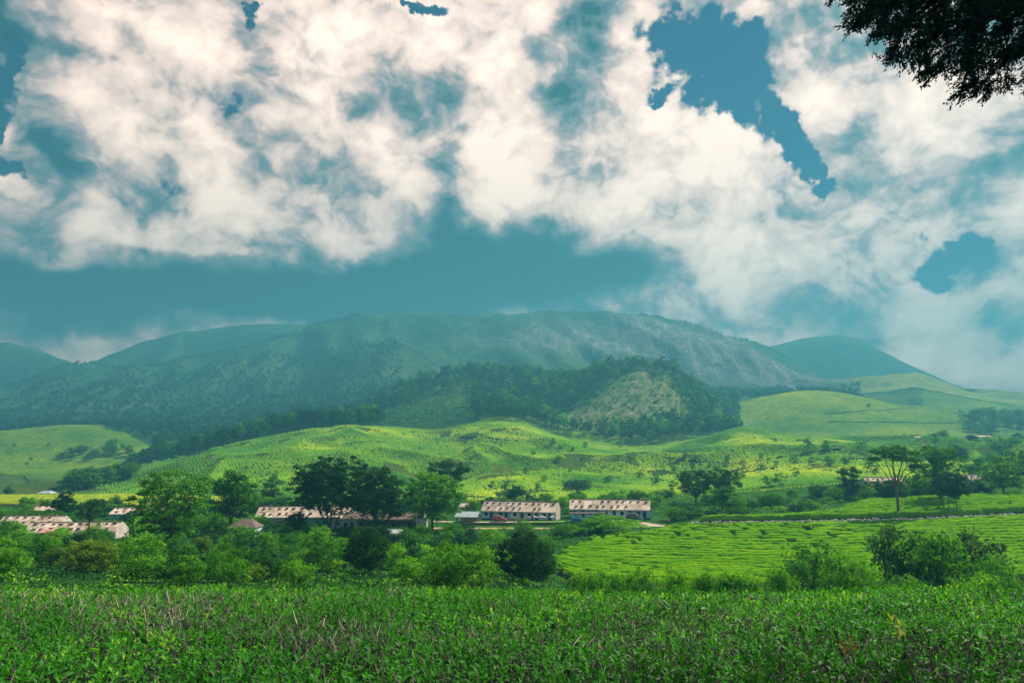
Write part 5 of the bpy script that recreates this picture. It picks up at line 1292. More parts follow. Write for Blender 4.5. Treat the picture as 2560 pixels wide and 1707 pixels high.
plain('path_hedge', (.02, .07, .022), .95, .05, .4, .4, bmp=.5)
def slope_lines():
    for pts, y0, y1 in (([(1640, 1206), (1700, 1200), (1760, 1196)], 300, 420), ([(1850, 1184), (1900, 1177), (1945, 1170)], 300, 520), ([(1915, 1151), (1960, 1143), (2010, 1135), (2060, 1128), (2110, 1125)], 330, 610), ([(1690, 1154), (1745, 1156), (1795, 1155)], 330, 600),
                        ([(-20, 1185), (60, 1192), (160, 1203)], 420, 640), ([(2060, 1036), (2120, 1030), (2200, 1026), (2290, 1020)], 850, 1010), ([(2070, 1056), (2160, 1056), (2270, 1055), (2390, 1057)], 760, 960), ([(2120, 1150), (2190, 1146), (2270, 1140)], 330, 600),
                        ([(1150, 1094), (1230, 1098), (1300, 1104)], 450, 615), ([(860, 1112), (930, 1106), (1000, 1110)], 430, 600), ([(2430, 1150), (2490, 1152), (2560, 1146)], 350, 560)):
        P = [find(u, v, y0, y1) for u, v in pts]
        V = []; nx = 5; dense = []
        for a, b in zip(P[:-1], P[1:]):
            m = max(2, int((b - a).length / 2.0)); dense += [a.lerp(b, i / m) for i in range(m)]
        dense.append(P[-1])
        for i, p in enumerate(dense):
            t = dense[min(i + 1, len(dense) - 1)] - dense[max(i - 1, 0)]; t.z = 0; t.normalize(); s = Vector((t.y, -t.x, 0)); w = 1.5 * (1 + .35 * math.sin(i * .9) + .2 * math.sin(i * 2.3)) * min(1, (i + 1) / 6, (len(dense) - i) / 6)
            for k in range(nx):
                q = p + s * w * (k / (nx - 1) - .5); V.append((q.x, q.y, gz(q.x, q.y) + (.05, .75, .95, .75, .05)[k] * (.9 + .35 * math.sin(i * 1.7) + .25 * math.sin(i * .45))))
        tag(obj('hedge_line', mesh_np('hedge_line', np.array(V), grid_faces(len(dense), nx), True), MATS['path_hedge']), 'dark hedge line crossing the tea slopes beside a track', 'hedge', 'dark hedge lines on the tea slopes')
slope_lines()

def stone_protos(n=7, seed=1, mat='pale_stone'):
    rng = np.random.default_rng(seed); out = []
    phi = (1 + 5 ** .5) / 2
    iv = np.array([(-1, phi, 0), (1, phi, 0), (-1, -phi, 0), (1, -phi, 0), (0, -1, phi), (0, 1, phi), (0, -1, -phi), (0, 1, -phi), (phi, 0, -1), (phi, 0, 1), (-phi, 0, -1), (-phi, 0, 1)]) / 1.9
    fc = np.array([(0, 11, 5), (0, 5, 1), (0, 1, 7), (0, 7, 10), (0, 10, 11), (1, 5, 9), (5, 11, 4), (11, 10, 2), (10, 7, 6), (7, 1, 8), (3, 9, 4), (3, 4, 2), (3, 2, 6), (3, 6, 8), (3, 8, 9), (4, 9, 5), (2, 4, 11), (6, 2, 10), (8, 6, 7), (9, 8, 1)])
    for k in range(n):
        me = mesh_np('stone', iv * rng.uniform(.75, 1.15, (12, 1)) * [.62, .5, .42], fc); me.materials.append(MATS[mat]); out.append(me)
    return out

def rubble_wall():
    rs = random.Random(4); protos = stone_protos(8)
    c = at(2140, 167.2, 1305)
    root = tag(empty('stone_wall', c), 'long low dry wall of pale rubble stones along the tea terrace', 'wall')
    n = 150
    for row in range(2):
        for k in range(n):
            u = 1728 + (2640 - 1728) * (k + .5 * row + rs.uniform(-.2, .2)) / n
            if rs.random() < .08 and row: continue
            p = at(u, 167.0 + rs.uniform(-.15, .15) + row * .12, 1305)
            s = rs.uniform(.5, 1.05)
            obj('stone', protos[rs.randrange(8)], None, root, (p.x - c.x, p.y - c.y, p.z - c.z + .10 + row * .30 + rs.uniform(-.06, .08)), (rs.uniform(0, 6), rs.uniform(-.4, .4), rs.uniform(0, 6)), (s, s, s * rs.uniform(.75, 1.1)))
rubble_wall()

def retaining_wall():
    rs = random.Random(14); protos = stone_protos(6, 9, 'moss_stone')
    a, b = at(1158, 177.4, 1310), at(1432, 177.4, 1310); ctr = (a + b) / 2
    root = tag(empty('retaining_wall', ctr), 'dark mossy retaining wall between lower road and first line house', 'wall')
    nx = 60; V = []
    zt = [at(1158 + (1432 - 1158) * i / (nx - 1), 179.0, 1305).z + .08 for i in range(nx)]; zb = [at(1158 + (1432 - 1158) * i / (nx - 1), 176.2, 1318).z - .3 for i in range(nx)]
    mb = MB()
    for i in range(nx - 1):
        x0 = a.x + (b.x - a.x) * i / (nx - 1) - ctr.x; x1 = a.x + (b.x - a.x) * (i + 1) / (nx - 1) - ctr.x
        mb.add([(x0, -.1, zb[i] - ctr.z), (x1, -.1, zb[i + 1] - ctr.z), (x1, .45, zb[i + 1] - ctr.z), (x0, .45, zb[i] - ctr.z), (x0, .05, zt[i] - ctr.z), (x1, .05, zt[i + 1] - ctr.z), (x1, .6, zt[i + 1] - ctr.z), (x0, .6, zt[i] - ctr.z)],
               [(0, 1, 5, 4), (4, 5, 6, 7), (3, 7, 6, 2)])
    mb.build('backing', MATS['moss_stone'], root)
    for k in range(64):
        for row in range(3):
            t = (k + .5 * (row % 2) + rs.uniform(-.15, .15)) / 64; i = min(int(t * (nx - 1)), nx - 1)
            x = a.x + (b.x - a.x) * t - ctr.x; z = zb[i] + .45 + (zt[i] - zb[i] - .45) * (row + .5) / 3 - ctr.z
            obj('stone', protos[rs.randrange(6)], None, root, (x, -.08 + .05 * row, z), (rs.uniform(-.3, .3), rs.uniform(-.2, .2), rs.uniform(-.3, .3)), (.74, .42, .85))
retaining_wall()

# ------------------------------------------------------------------ houses
def wall_cells(mb, x0, x1, y0, y1, z0, z1, openings):
    xs = sorted({x0, x1, *[o[0] for o in openings], *[o[1] for o in openings]}); zs = sorted({z0, z1, *[o[2] for o in openings], *[o[3] for o in openings]})
    for i in range(len(xs) - 1):
        run = None
        for j in range(len(zs) - 1):
            cx, cz = (xs[i] + xs[i + 1]) / 2, (zs[j] + zs[j + 1]) / 2
            solid = not any(o[0] < cx < o[1] and o[2] < cz < o[3] for o in openings)
            if solid:
                if run is None: run = zs[j]
            if (not solid or j == len(zs) - 2) and run is not None:
                mb.box(xs[i], xs[i + 1], y0, y1, run, zs[j + 1] if solid else zs[j]); run = None

SHEETS = {}
def sheet_mesh(w, l, waves=10, amp=.03, mat='roof_sheet'):
    key = (round(w, 2), round(l, 2), mat)
    if key not in SHEETS:
        n = waves * 2 + 1; V = []
        for s in range(2):
            for i in range(n): V.append((w * (i / (n - 1) - .5) * 1.04, s * l * 1.06, amp * (1 if i % 2 else -1)))
        me = mesh_np('roof_sheet', np.array(V), grid_faces(2, n)); me.materials.append(MATS[mat]); SHEETS[key] = me
    return SHEETS[key]
def vent_mesh():
    mb = MB(); mb.add([(-.3, 0, 0), (.3, 0, 0), (.3, .65, .02), (-.3, .65, .02), (-.26, .06, .30), (.26, .06, .30)], [(0, 1, 5, 4), (1, 2, 5), (0, 4, 3), (4, 5, 2, 3), (0, 3, 2, 1)])
    me = mb.mesh('roof_vent'); me.materials.append(MATS['roof_brown']); return me
VENT = vent_mesh()

def line_house(name, u, y, ridge_v, eave_v, L, D, rot, paints, label, vents=2, seed=1, doors=True, ridge_stones=True, wh=None, roof='roof_sheet'):
    """row house: one painted wall panel per dwelling, sheeted double pitch roof with vents"""
    rs = random.Random(seed); p = at(u, y, 1290)
    wallH = wh or max(1.5, pt(u, eave_v, y).z - p.z); rise = max(.8, pt(u, ridge_v, y + D / 2).z - p.z - wallH)
    root = tag(empty(name, (p.x, p.y + D / 2, p.z), rot), label, 'house')
    n = len(paints); w = L / n; f = -D / 2
    for i, pn in enumerate(paints):
        x0 = -L / 2 + i * w; x1 = x0 + w; ops = []
        if doors:
            dx = x0 + w * (.60 + rs.uniform(-.08, .12)); ops.append((dx, dx + .95, 0.0, min(2.0, wallH - .15)))
            wx = x0 + w * .18; ops.append((wx, wx + .9, .95, min(1.85, wallH - .2)))
        mb = MB(); wall_cells(mb, x0 + .004, x1 - .004, f, f + .22, 0, wallH, ops); wl = mb.build('wall', MATS[pn], root)
        if doors:
            a = ops[0]; m2 = MB(); m2.box(a[0] + .03, a[1] - .03, f + .10, f + .15, 0, a[3] - .03); dr = m2.build('door', MATS[rs.choice(['door_wood', 'door_wood', 'shutter'])], root)
            m2 = MB(); m2.box(a[1] - .18, a[1] - .12, f + .06, f + .10, .95, 1.05); m2.build('handle', MATS['tin_grey'], dr)
            a = ops[1]; m2 = MB()
            for q in ((a[0], a[0] + .07, a[2], a[3]), (a[1] - .07, a[1], a[2], a[3]), (a[0] + .07, a[1] - .07, a[2], a[2] + .07), (a[0] + .07, a[1] - .07, a[3] - .07, a[3])): m2.box(q[0], q[1], f + .05, f + .12, q[2], q[3])
            wn = m2.build('window', MATS['shutter'], root)
            m2 = MB(); m2.box(a[0] + .07, a[1] - .07, f + .13, f + .15, a[2] + .07, a[3] - .07); m2.build('pane', MATS['dark_opening'], wn)
            m2 = MB(); m2.box(a[0] - .08, a[1] + .08, f - .09, f - .002, a[2] - .08, a[2] - .004); m2.build('sill', MATS['paint_white'], wn)
    mb = MB(); mb.box(-L / 2, L / 2, -f - .22, -f, 0, wallH); mb.build('back_wall', MATS['paint_pale'], root)
    for s in (-1, 1):
        x0, x1 = (-L / 2 - .24, -L / 2 - .002) if s < 0 else (L / 2 + .002, L / 2 + .24)
        poly = [(f - .05, 0), (-f + .05, 0), (-f + .05, wallH + .06), (0, wallH + rise + .18), (f - .05, wallH + .06)]
        V = [(x0, a, b) for a, b in poly] + [(x1, a, b) for a, b in poly]
        mb = MB(); mb.add(V, [(0, 1, 2, 3, 4), (9, 8, 7, 6, 5)] + [(i, i + 5, (i + 1) % 5 + 5, (i + 1) % 5) for i in range(5)]); mb.build('gable_wall', MATS['gable_plaster'], root)
    mb = MB(); mb.box(-L / 2 - .3, L / 2 + .3, f - .45, f - .004, -1.2, .22); mb.build('plinth', MATS['plinth_stone'], root)
    sl = math.atan2(rise, D / 2); over = .45; ln = math.hypot(rise, D / 2) + over
    ns = max(3, int(round(L / 1.9))); sw = L / ns
    for side in (1, -1):
        for r in range(2):
            me = sheet_mesh(sw, ln / 2, 8, mat=roof)
            for k in range(ns):
                x = -L / 2 + (k + .5) * sw; d0 = -over + r * ln / 2
                yy = f + d0 * math.cos(sl); zz = wallH + .10 + d0 * math.sin(sl) + (.0 if r == 0 else .045) + rs.uniform(0, .03)
                o = obj('roof_sheet', me, None, root, (x, yy if side > 0 else -yy, zz + (k % 2) * .012), (sl + rs.uniform(-.008, .008), rs.uniform(-.006, .006), 0 if side > 0 else math.pi))
                if side < 0: o.rotation_euler = (sl, 0, math.pi)
    mb = MB(); mb.tube([(-L / 2 - .1, 0, wallH + rise + .20), (0, 0, wallH + rise + .15), (L / 2 + .1, 0, wallH + rise + .21)], .13, 6); mb.build('ridge_cap', MATS['roof_brown'], root)
    mb = MB(); mb.box(-L / 2 - .2, L / 2 + .2, f - over * math.cos(sl) - .03, f - over * math.cos(sl) + .03, wallH - .26 - over * math.sin(sl) + .1, wallH - .03 - over * math.sin(sl) + .1); mb.build('fascia', MATS['fascia_board'], root)
    for r in range(vents):
        nv = max(3, int(L / 1.75))
        for k in range(nv):
            if rs.random() < (.18 if r else .1): continue
            t = (.70, .16)[r] + rs.uniform(-.03, .03); x = -L / 2 + (k + .5 + (.35 if r else 0)) * L / nv + rs.uniform(-.25, .25)
            if abs(x) > L / 2 - .4: continue
            d = t * (ln - over)
            obj('roof_vent', VENT, None, root, (x, f + d * math.cos(sl), wallH + .17 + d * math.sin(sl)), (sl, 0, rs.uniform(-.15, .15)), rs.uniform(.85, 1.2))
    if ridge_stones:
        for k in range(int(L / 2.2)):
            obj('roof_stone', STONES[rs.randrange(4)], None, root, (-L / 2 + rs.uniform(.5, L - .5), rs.uniform(-.25, .1), wallH + rise + .34), (rs.random() * 3, 0, rs.random() * 6), rs.uniform(.22, .42))
    return root
STONES = stone_protos(5, 31)

def village():
    line_house('line_house', 1303, 188.5, 1255, 1277, 19.6, 6.4, math.radians(-16), ['paint_blue', 'paint_blue', 'paint_pale', 'paint_pale', 'paint_white'], 'first blue and white line house, the one with the red car before it', 2, 1)
    line_house('line_house', 1529, 189.5, 1250, 1272, 20.6, 6.4, math.radians(-10), ['paint_teal', 'paint_blue', 'paint_pale', 'paint_pale', 'paint_blue'], 'second blue line house, the one with the dark jeep before it', 2, 2)
    line_house('line_house', 68, 166.0, 1291, 1312, 13.4, 6.0, math.radians(4), ['paint_white', 'paint_blue', 'paint_pale'], 'pale-roofed house at the far left edge, upper of two overlapping roofs', 2, 3)
    line_house('line_house', 172, 149.0, 1307, 1331, 17.6, 6.4, math.radians(6), ['paint_blue', 'paint_deep_blue', 'paint_white', 'paint_blue'], 'long pale-roofed left house, lower of two overlapping roofs, with red awning', 2, 4)
    line_house('line_house', 352, 196.0, 1271, 1286, 17.0, 6.0, 0, ['paint_blue', 'paint_cream', 'paint_blue', 'paint_white'], 'pale-roofed house behind the tall spreading tree', 2, 5)
    line_house('cottage', 88, 206.0, 1266, 1276, 5.0, 5.0, 0, ['paint_cream'], 'small cottage roof half hidden by bushes at the upper left', 1, 6)
    line_house('line_house', 757, 171.0, 1267, 1291, 22.0, 6.6, math.radians(3), ['paint_pale', 'paint_cream', 'paint_blue', 'paint_teal', 'paint_pale'], 'long pale-roofed house under the domed rain tree', 2, 7)
    line_house('community_hall', 955, 166.0, 1284, 1297, 18.5, 7.0, math.radians(-4), ['paint_pale', 'paint_with_shade', 'paint_with_shade', 'paint_with_shade', 'paint_with_shade'], 'grey hall standing in deep shade under the trees', 0, 8, ridge_stones=False, roof='roof_brown')  # tree shade put into the dark wall and roof colours
    line_house('cottage', 2222, 237.0, 1194, 1211, 13.5, 6.0, math.radians(12), ['paint_pale', 'paint_with_shade', 'paint_pale'], 'brown-roofed house half hidden behind the flat-topped tree', 1, 9)
    line_house('cottage', 2430, 239.0, 1187, 1207, 11.0, 6.0, math.radians(-4), ['paint_white', 'paint_white'], 'white cottage with one dark window left of the round leafy tree', 2, 10)
    line_house('cottage', 2338, 520.0, 1108, 1114, 17.0, 7.0, 0, ['paint_white', 'paint_white'], 'distant pale roof in the far hollow, left one', 0, 11, ridge_stones=False, wh=2.6)
    line_house('cottage', 2474, 515.0, 1109, 1115, 15.0, 7.0, 0, ['paint_white', 'paint_cream'], 'distant pale roof in the far hollow, right one', 0, 12, ridge_stones=False, wh=2.6)
    line_house('cottage', 1160, 224.0, 1260, 1266, 3.0, 3.2, 0, ['paint_cream'], 'tiny white hut behind the grey-roofed shed', 0, 13, ridge_stones=False)

def gabled_shed(name, u, y, L, D, eave_v, rise, rot, roof, wall, label, open_front=False, hip=False, cat='shed'):
    p = at(u, y, 1290); h = max(.9, pt(u, eave_v, y).z - p.z); root = tag(empty(name, (p.x, p.y + D / 2, p.z), rot), label, cat)
    if open_front:
        for sx in (-1, 1):
            for sy in (-1, 1):
                mb = MB(); mb.box(sx * (L / 2 - .12) - .07, sx * (L / 2 - .12) + .07, sy * (D / 2 - .12) - .07, sy * (D / 2 - .12) + .07, -.4, h); mb.build('post', MATS['pole_wood'], root)
        mb = MB(); mb.box(-L / 2, L / 2, D / 2 - .3, D / 2 - .2, -.4, h * .8); mb.build('wall', MATS[wall], root)
    else:
        mb = MB(); wall_cells(mb, -L / 2, L / 2, -D / 2, -D / 2 + .2, -.6, h, [(-.4, .5, -.2, min(1.7, h - .15))]); mb.build('wall', MATS[wall], root)
        mb = MB(); mb.box(-.36, .46, -D / 2 + .08, -D / 2 + .13, -.2, min(1.66, h - .19)); mb.build('door', MATS['door_wood'], root)
        for s in (-1, 1):
            mb = MB(); mb.box(s * L / 2 - .1 - .003 * s, s * L / 2 + .1 - .003 * s, -D / 2 + .2, D / 2, -.6, h); mb.build('side_wall', MATS[wall], root)
    o = .3
    hx = L * .28 if hip else 0
    mb = MB()
    V = [(-L / 2 - o, -D / 2 - o, h - .05), (L / 2 + o, -D / 2 - o, h - .05), (L / 2 + o, D / 2 + o, h - .05), (-L / 2 - o, D / 2 + o, h - .05), (-L / 2 - (0 if hip else o) + hx, 0, h + rise), (L / 2 + (0 if hip else o) - hx, 0, h + rise)]
    V += [(x, yy, z + .07) for x, yy, z in V]
    F = [(0, 1, 5, 4), (2, 3, 4, 5), (6, 10, 11, 7), (8, 11, 10, 9), (0, 6, 7, 1), (2, 8, 9, 3), (1, 7, 11, 5), (5, 11, 8, 2), (0, 4, 10, 6), (4, 3, 9, 10)]
    if hip: F = [(0, 1, 5, 4), (2, 3, 4, 5), (1, 2, 5), (3, 0, 4), (6, 10, 11, 7), (8, 11, 10, 9), (7, 11, 8), (9, 10, 6), (0, 6, 7, 1), (2, 8, 9, 3), (1, 7, 8, 2), (3, 9, 6, 0)]
    mb.add(V, F); mb.build('roof', MATS[roof], root)
    return root

def small_buildings():
    gabled_shed('shed', 1170, 180.5, 5.2, 4.4, 1292, 1.1, math.radians(-12), 'tin_grey', 'paint_cream', 'open-sided shed with grey tin roof left of the first line house', True)
    gabled_shed('hut', 606, 139.0, 4.8, 4.4, 1319, 1.4, 0, 'roof_brown', 'paint_pale', 'small hut with dark brown hipped roof among the left bushes', hip=True, cat='hut')
    gabled_shed('shed', 984, 138.0, 2.6, 2.2, 1337, .9, math.radians(-8), 'tin_white', 'paint_pale', 'tiny shed with whitish tin roof in front of the shaded hall')
    gabled_shed('shed', 1052, 162.0, 1.9, 1.8, 1304, .6, 0, 'tin_white', 'paint_cream', 'small pale-roofed outhouse under the fresh green leafy tree')
    gabled_shed('pavilion', 103, 305.0, 5.6, 4.5, 1233, 1.0, 0, 'tin_grey', 'paint_white', 'little grey-roofed pavilion behind the yellow tea field', True, True, 'pavilion')
    # cistern with slab roof on posts
    p = at(1452, 181.0, 1305); root = tag(empty('cistern', p), 'blue concrete cistern with dark slab roof on posts by the second house', 'cistern')
    mb = MB(); mb.box(-2.1, 2.1, 0, 2.4, -1.0, .75); mb.build('tank', MATS['paint_deep_blue'], root)
    for x in (-1.9, 0, 1.9):
        mb = MB(); mb.box(x - .07, x + .07, .1, .24, .754, 1.95); mb.build('post', MATS['paint_white'], root)
    mb = MB(); mb.box(-2.6, 6.4, -.2, 2.6, 1.955, 2.08); mb.build('roof_slab', MATS['roof_brown'], root)
    mb = MB(); mb.box(-2.0, 2.0, .14, .2, 1.2, 1.28); mb.build('rail', MATS['paint_white'], root)
    # red awning and dish on the long left house
    p = at(118, 147.6, 1340); r = tag(empty('awning', (p.x, p.y, p.z + 1.75), .1), 'sloping red-streaked awning on the front of the long left house', 'awning')
    mb = MB(); mb.add([(-1.9, 0, -.35), (1.9, 0, -.35), (1.9, 1.5, .25), (-1.9, 1.5, .25), (-1.9, 0, -.30), (1.9, 0, -.30), (1.9, 1.5, .30), (-1.9, 1.5, .30)], [(0, 3, 2, 1), (4, 5, 6, 7), (0, 1, 5, 4), (1, 2, 6, 5), (3, 0, 4, 7)]); mb.build('sheet', MATS['cloth_pink'], r)
    for x in (-1.8, 1.8):
        mb = MB(); mb.tube([(x, .05, -.36), (x, .05, -1.9)], .04, 5); mb.build('post', MATS['pole_wood'], r)
    p = at(208, 147.0, 1340); r = tag(empty('satellite_dish', (p.x, p.y, p.z + 1.5)), 'round white satellite dish on the long left house', 'dish')
    V = [(0, 0, 0)]; F = []
    for k, rr in enumerate((.2, .4)):
        V += [(math.cos(a) * rr, -rr * rr * .6, math.sin(a) * rr) for a in [2 * math.pi * i / 14 for i in range(14)]]
    F = [(0, 1 + i, 1 + (i + 1) % 14) for i in range(14)] + [(1 + i, 15 + i, 15 + (i + 1) % 14, 1 + (i + 1) % 14) for i in range(14)]
    mb = MB(); mb.add(V, F); mb.build('bowl', MATS['cloth_white'], r, True)
    mb = MB(); mb.tube([(0, .03, 0), (0, .1, -.3), (0, .1, -1.6)], .03, 5); mb.build('mast', MATS['tin_grey'], r)
    mb = MB(); mb.tube([(0, -.1, -.35), (0, -.45, 0)], .015, 4); mb.build('arm', MATS['tin_grey'], r)

def poles():
    for (u, y, vt, r_, lb) in ((172, 147.0, 1305, .06, 'thin dark pole standing in front of the long left house'), (682, 165.0, 1226, .035, 'tall thin mast in front of the long middle house'), (801, 164.0, 1270, .04, 'thin pole before the right end of the middle house'),
                               (1402, 186.0, 1255, .09, 'dark utility pole at the gable of the first line house'), (133, 163.0, 1288, .05, 'thin pole at the right end of the upper left roof'), (1872, 190.0, 1246, .05, 'thin pale pole in the bank of bushes above the tea')):
        p = at(u, y, 1300); h = pt(u, vt, y).z - p.z; r = tag(empty('utility_pole', p), lb, 'pole')
        mb = MB(); mb.tube([(0, 0, -.4), (.02, 0, h * .5), (0, 0, h)], [r_ * 1.2, r_, r_ * .85], 7); mb.build('shaft', MATS['pole_wood'], r)
        mb = MB(); mb.box(-.3, .3, -.03, .03, h - .25, h - .19); mb.build('crossarm', MATS['pole_wood'], r)

def tarps():
    for (u, y, w, mat, lb) in ((1338, 184.6, 1.5, 'cloth_white', 'white cloth awning before the first line house, left one'), (1356, 184.4, 1.7, 'cloth_white', 'white cloth awning before the first line house, middle one'), (1381, 184.0, 1.4, 'cloth_white', 'white cloth awning before the first line house, right one'),
                               (1322, 184.0, 1.2, 'cloth_pink', 'pink cloth draped in front of the first line house')):
        p = at(u, y, 1295); r = tag(empty('cloth_awning', p), lb, 'awning'); n = 6; V = []
        for i in range(n):
            for k in range(n):
                a, b = i / (n - 1), k / (n - 1); V.append(((b - .5) * w, (a - .5) * 1.1, 1.1 - .22 * (2 * b - 1) ** 2 - .35 * a * (1 - a) + .04 * math.sin(7 * b + u)))
        me = mesh_np('cloth', np.array(V), grid_faces(n, n), True); o = obj('cloth', me, MATS[mat], r)
        md = o.modifiers.new('solid', 'SOLIDIFY'); md.thickness = .015
        for x in (-w / 2 + .04, w / 2 - .04):
            mb = MB(); mb.tube([(x, -.5, -.2), (x, -.5, .92)], .02, 5); mb.build('pole', MATS['pole_wood'], r)
    for (u, y, z, mat, lb) in ((694, 169.6, 1.1, 'cloth_white', 'white washing on the line at the middle house, left piece'), (702, 169.6, 1.15, 'cloth_white', 'white washing on the line at the middle house, right piece'), (803, 168.6, 1.0, 'cloth_pink', 'dark pink washing at the right end of the middle house'), (203, 147.2, .9, 'cloth_pink', 'pink washing below the white satellite dish'), (740, 168.8, .9, 'cloth_blue', 'blue washing on the line near the dark round tree')):
        p = at(u, y, 1300); n = 5; V = []
        for i in range(n):
            for k in range(n): V.append(((k / (n - 1) - .5) * .8, .06 * math.sin(k * 2.1 + i * .6), z - .4 + .85 * i / (n - 1)))
        o = obj('washing', mesh_np('washing', np.array(V), grid_faces(n, n), True), MATS[mat], None, p); md = o.modifiers.new('solid', 'SOLIDIFY'); md.thickness = .012
        tag(o, lb, 'washing')
    rng = np.random.default_rng(3); p = at(1296, 183.0, 1297)
    r = tag(empty('brush_pile', p), 'tangled pile of cut branches right of the red car', 'brush pile'); n = 240
    A = rng.normal(size=(n, 3)) * [.9, .5, .1]; A[:, 2] = np.abs(A[:, 2]); dirs = unit(rng.normal(size=(n, 3)) * [1, 1, .8] + [0, 0, .5]); B = A + dirs * rng.uniform(.5, 1.5, n)[:, None]
    V, F4, F3 = sticks(A, B, np.full(n, .03), np.full(n, .012), rng); tag(obj('branches', mesh_np('branches', V, [F4, F3]), MATS['brush_pile'], r), kind='stuff')

# ------------------------------------------------------------------ vehicles
def gloss(name, col, rough=.25, coat=.6):
    m, n = mat_new(name); b = out_bsdf(n, c4(*col), rough, .5); b.inputs['Coat Weight'].default_value = coat
    return m
gloss('car_red', (.42, .012, .045)); gloss('car_dark', (.018, .035, .042)); gloss('car_glass', (.01, .014, .018), .08, 0); gloss('tyre', (.012, .012, .012), .8, 0); gloss('rim', (.45, .45, .46), .3, 0); gloss('lamp_clear', (.7, .7, .68), .15, .5); gloss('lamp_red', (.45, .02, .02), .2, .5); gloss('trim_black', (.012, .012, .013), .5, 0)

def car(name, loc, rz, paint, label, L, W, lower, upper, wheels, wr, box=False):
    """lower and upper side outlines in (x, z); front towards +x"""
    root = tag(empty(name, loc, rz), label, 'car')
    def loft(outline, widths, nm, mat, par):
        n = len(outline); V = []
        for s in (-1, 1):
            for (x, z), w in zip(outline, widths): V.append((x, s * w / 2, z))
        V2 = [((x * .985), s * w / 2 * .93, z) for s in (-1, 1) for (x, z), w in zip(outline, widths)]
        mb = MB(); F = [tuple(range(n)), tuple(range(2 * n - 1, n - 1, -1))] + [(i, i + n, (i + 1) % n + n, (i + 1) % n) for i in range(n)]
        mb.add(V, F); o = mb.build(nm, mat, par)
        bv = o.modifiers.new('bevel', 'BEVEL'); bv.width = .06; bv.segments = 2; bv.limit_method = 'ANGLE'; bv.angle_limit = math.radians(25)
        return o
    loft(lower, [W * (1 if .35 < z < .8 else .94) for x, z in lower], 'body', MATS[paint], root)
    zt = max(z for x, z in upper); zb = min(z for x, z in upper)
    cab = loft(upper, [W * (.95 - .17 * (z - zb) / (zt - zb)) for x, z in upper], 'cabin', MATS[paint], root)
    # glass: sides, front, rear
    k = len(upper); rear_b, rear_t, front_t, front_b = upper[0], upper[1], upper[-2], upper[-1]
    def sidey(z): return W * (.95 - .17 * (z - zb) / (zt - zb)) / 2 + .004
    xm = (rear_t[0] + front_t[0]) / 2
    for s in (-1, 1):
        for (xa0, xa1, xb0, xb1) in ((rear_b[0] + .25, xm - .06, rear_t[0] + .12, xm - .06), (xm + .06, front_b[0] - .25, xm + .06, front_t[0] - .08)):
            z0, z1 = zb + .10, zt - .09
            mb = MB(); mb.add([(xa0, s * sidey(z0), z0), (xa1, s * sidey(z0), z0), (xb1, s * sidey(z1), z1), (xb0, s * sidey(z1), z1), (xa0, s * (sidey(z0) - .03), z0), (xa1, s * (sidey(z0) - .03), z0), (xb1, s * (sidey(z1) - .03), z1), (xb0, s * (sidey(z1) - .03), z1)],
                              [(0, 1, 2, 3), (4, 7, 6, 5), (0, 4, 5, 1), (3, 2, 6, 7)]); mb.build('side_window', MATS['car_glass'], root)
    for nm, b_, t_, sg in (('windscreen', front_b, front_t, 1), ('rear_window', rear_b, rear_t, -1)):
        a = Vector((b_[0], 0, b_[1])).lerp(Vector((t_[0], 0, t_[1])), .12); c = Vector((b_[0], 0, b_[1])).lerp(Vector((t_[0], 0, t_[1])), .88); o_ = .012 * sg
        wa, wc = sidey(a.z) * .9, sidey(c.z) * .88
        mb = MB(); mb.add([(a.x + o_, -wa, a.z + .012), (a.x + o_, wa, a.z + .012), (c.x + o_, wc, c.z + .012), (c.x + o_, -wc, c.z + .012), (a.x - o_, -wa, a.z - .01), (a.x - o_, wa, a.z - .01), (c.x - o_, wc, c.z - .01), (c.x - o_, -wc, c.z - .01)], [(0, 1, 2, 3), (4, 7, 6, 5), (0, 4, 5, 1), (2, 6, 7, 3)]); mb.build(nm, MATS['car_glass'], root)
    for wx in wheels:
        for s in (-1, 1):
            w_ = empty('wheel', (wx, s * (W / 2 - .10), wr)); w_.parent = root
            for nm, r0, r1, mt, hw in (('tyre', wr * .62, wr, 'tyre', .10), ('rim', 0.02, wr * .60, 'rim', .085)):
                V = []; F = []; N = 18
                for i in range(N):
                    a = 2 * math.pi * i / N
                    for rr, yy in ((r0, -hw), (r1, -hw), (r1, hw), (r0, hw)): V.append((math.cos(a) * rr, yy, math.sin(a) * rr))
                for i in range(N):
                    j = (i + 1) % N
                    for q in range(4): F.append((i * 4 + q, i * 4 + (q + 1) % 4, j * 4 + (q + 1) % 4, j * 4 + q))
                mb = MB(); mb.add(V, F); mb.build(nm, MATS[mt], w_)
    fx = max(x for x, z in lower); rx = min(x for x, z in lower)
    for s in (-1, 1):
        mb = MB(); mb.box(fx - .16, fx - .01, s * W * .36 - .16, s * W * .36 + .16, .62, .76); mb.build('headlight', MATS['lamp_clear'], root)
        mb = MB(); mb.box(rx - .012, rx + .1, s * W * .40 - .1, s * W * .40 + .1, .68, .95); mb.build('tail_light', MATS['lamp_red'], root)
    mb = MB(); mb.box(fx - .06, fx + .05, -W * .45, W * .45, .28, .45); mb.build('bumper', MATS['trim_black'], root)
    if box:
        mb = MB(); mb.box(rx - .18, rx - .014, -.32, .32, .62, 1.26); mb.build('spare_wheel', MATS['tyre'], root)
        mb = MB(); mb.box(rear_t[0] + .1, front_t[0] - .1, -W * .36, W * .36, zt + .05, zt + .10); mb.build('roof_rack', MATS['trim_black'], root)
    return root

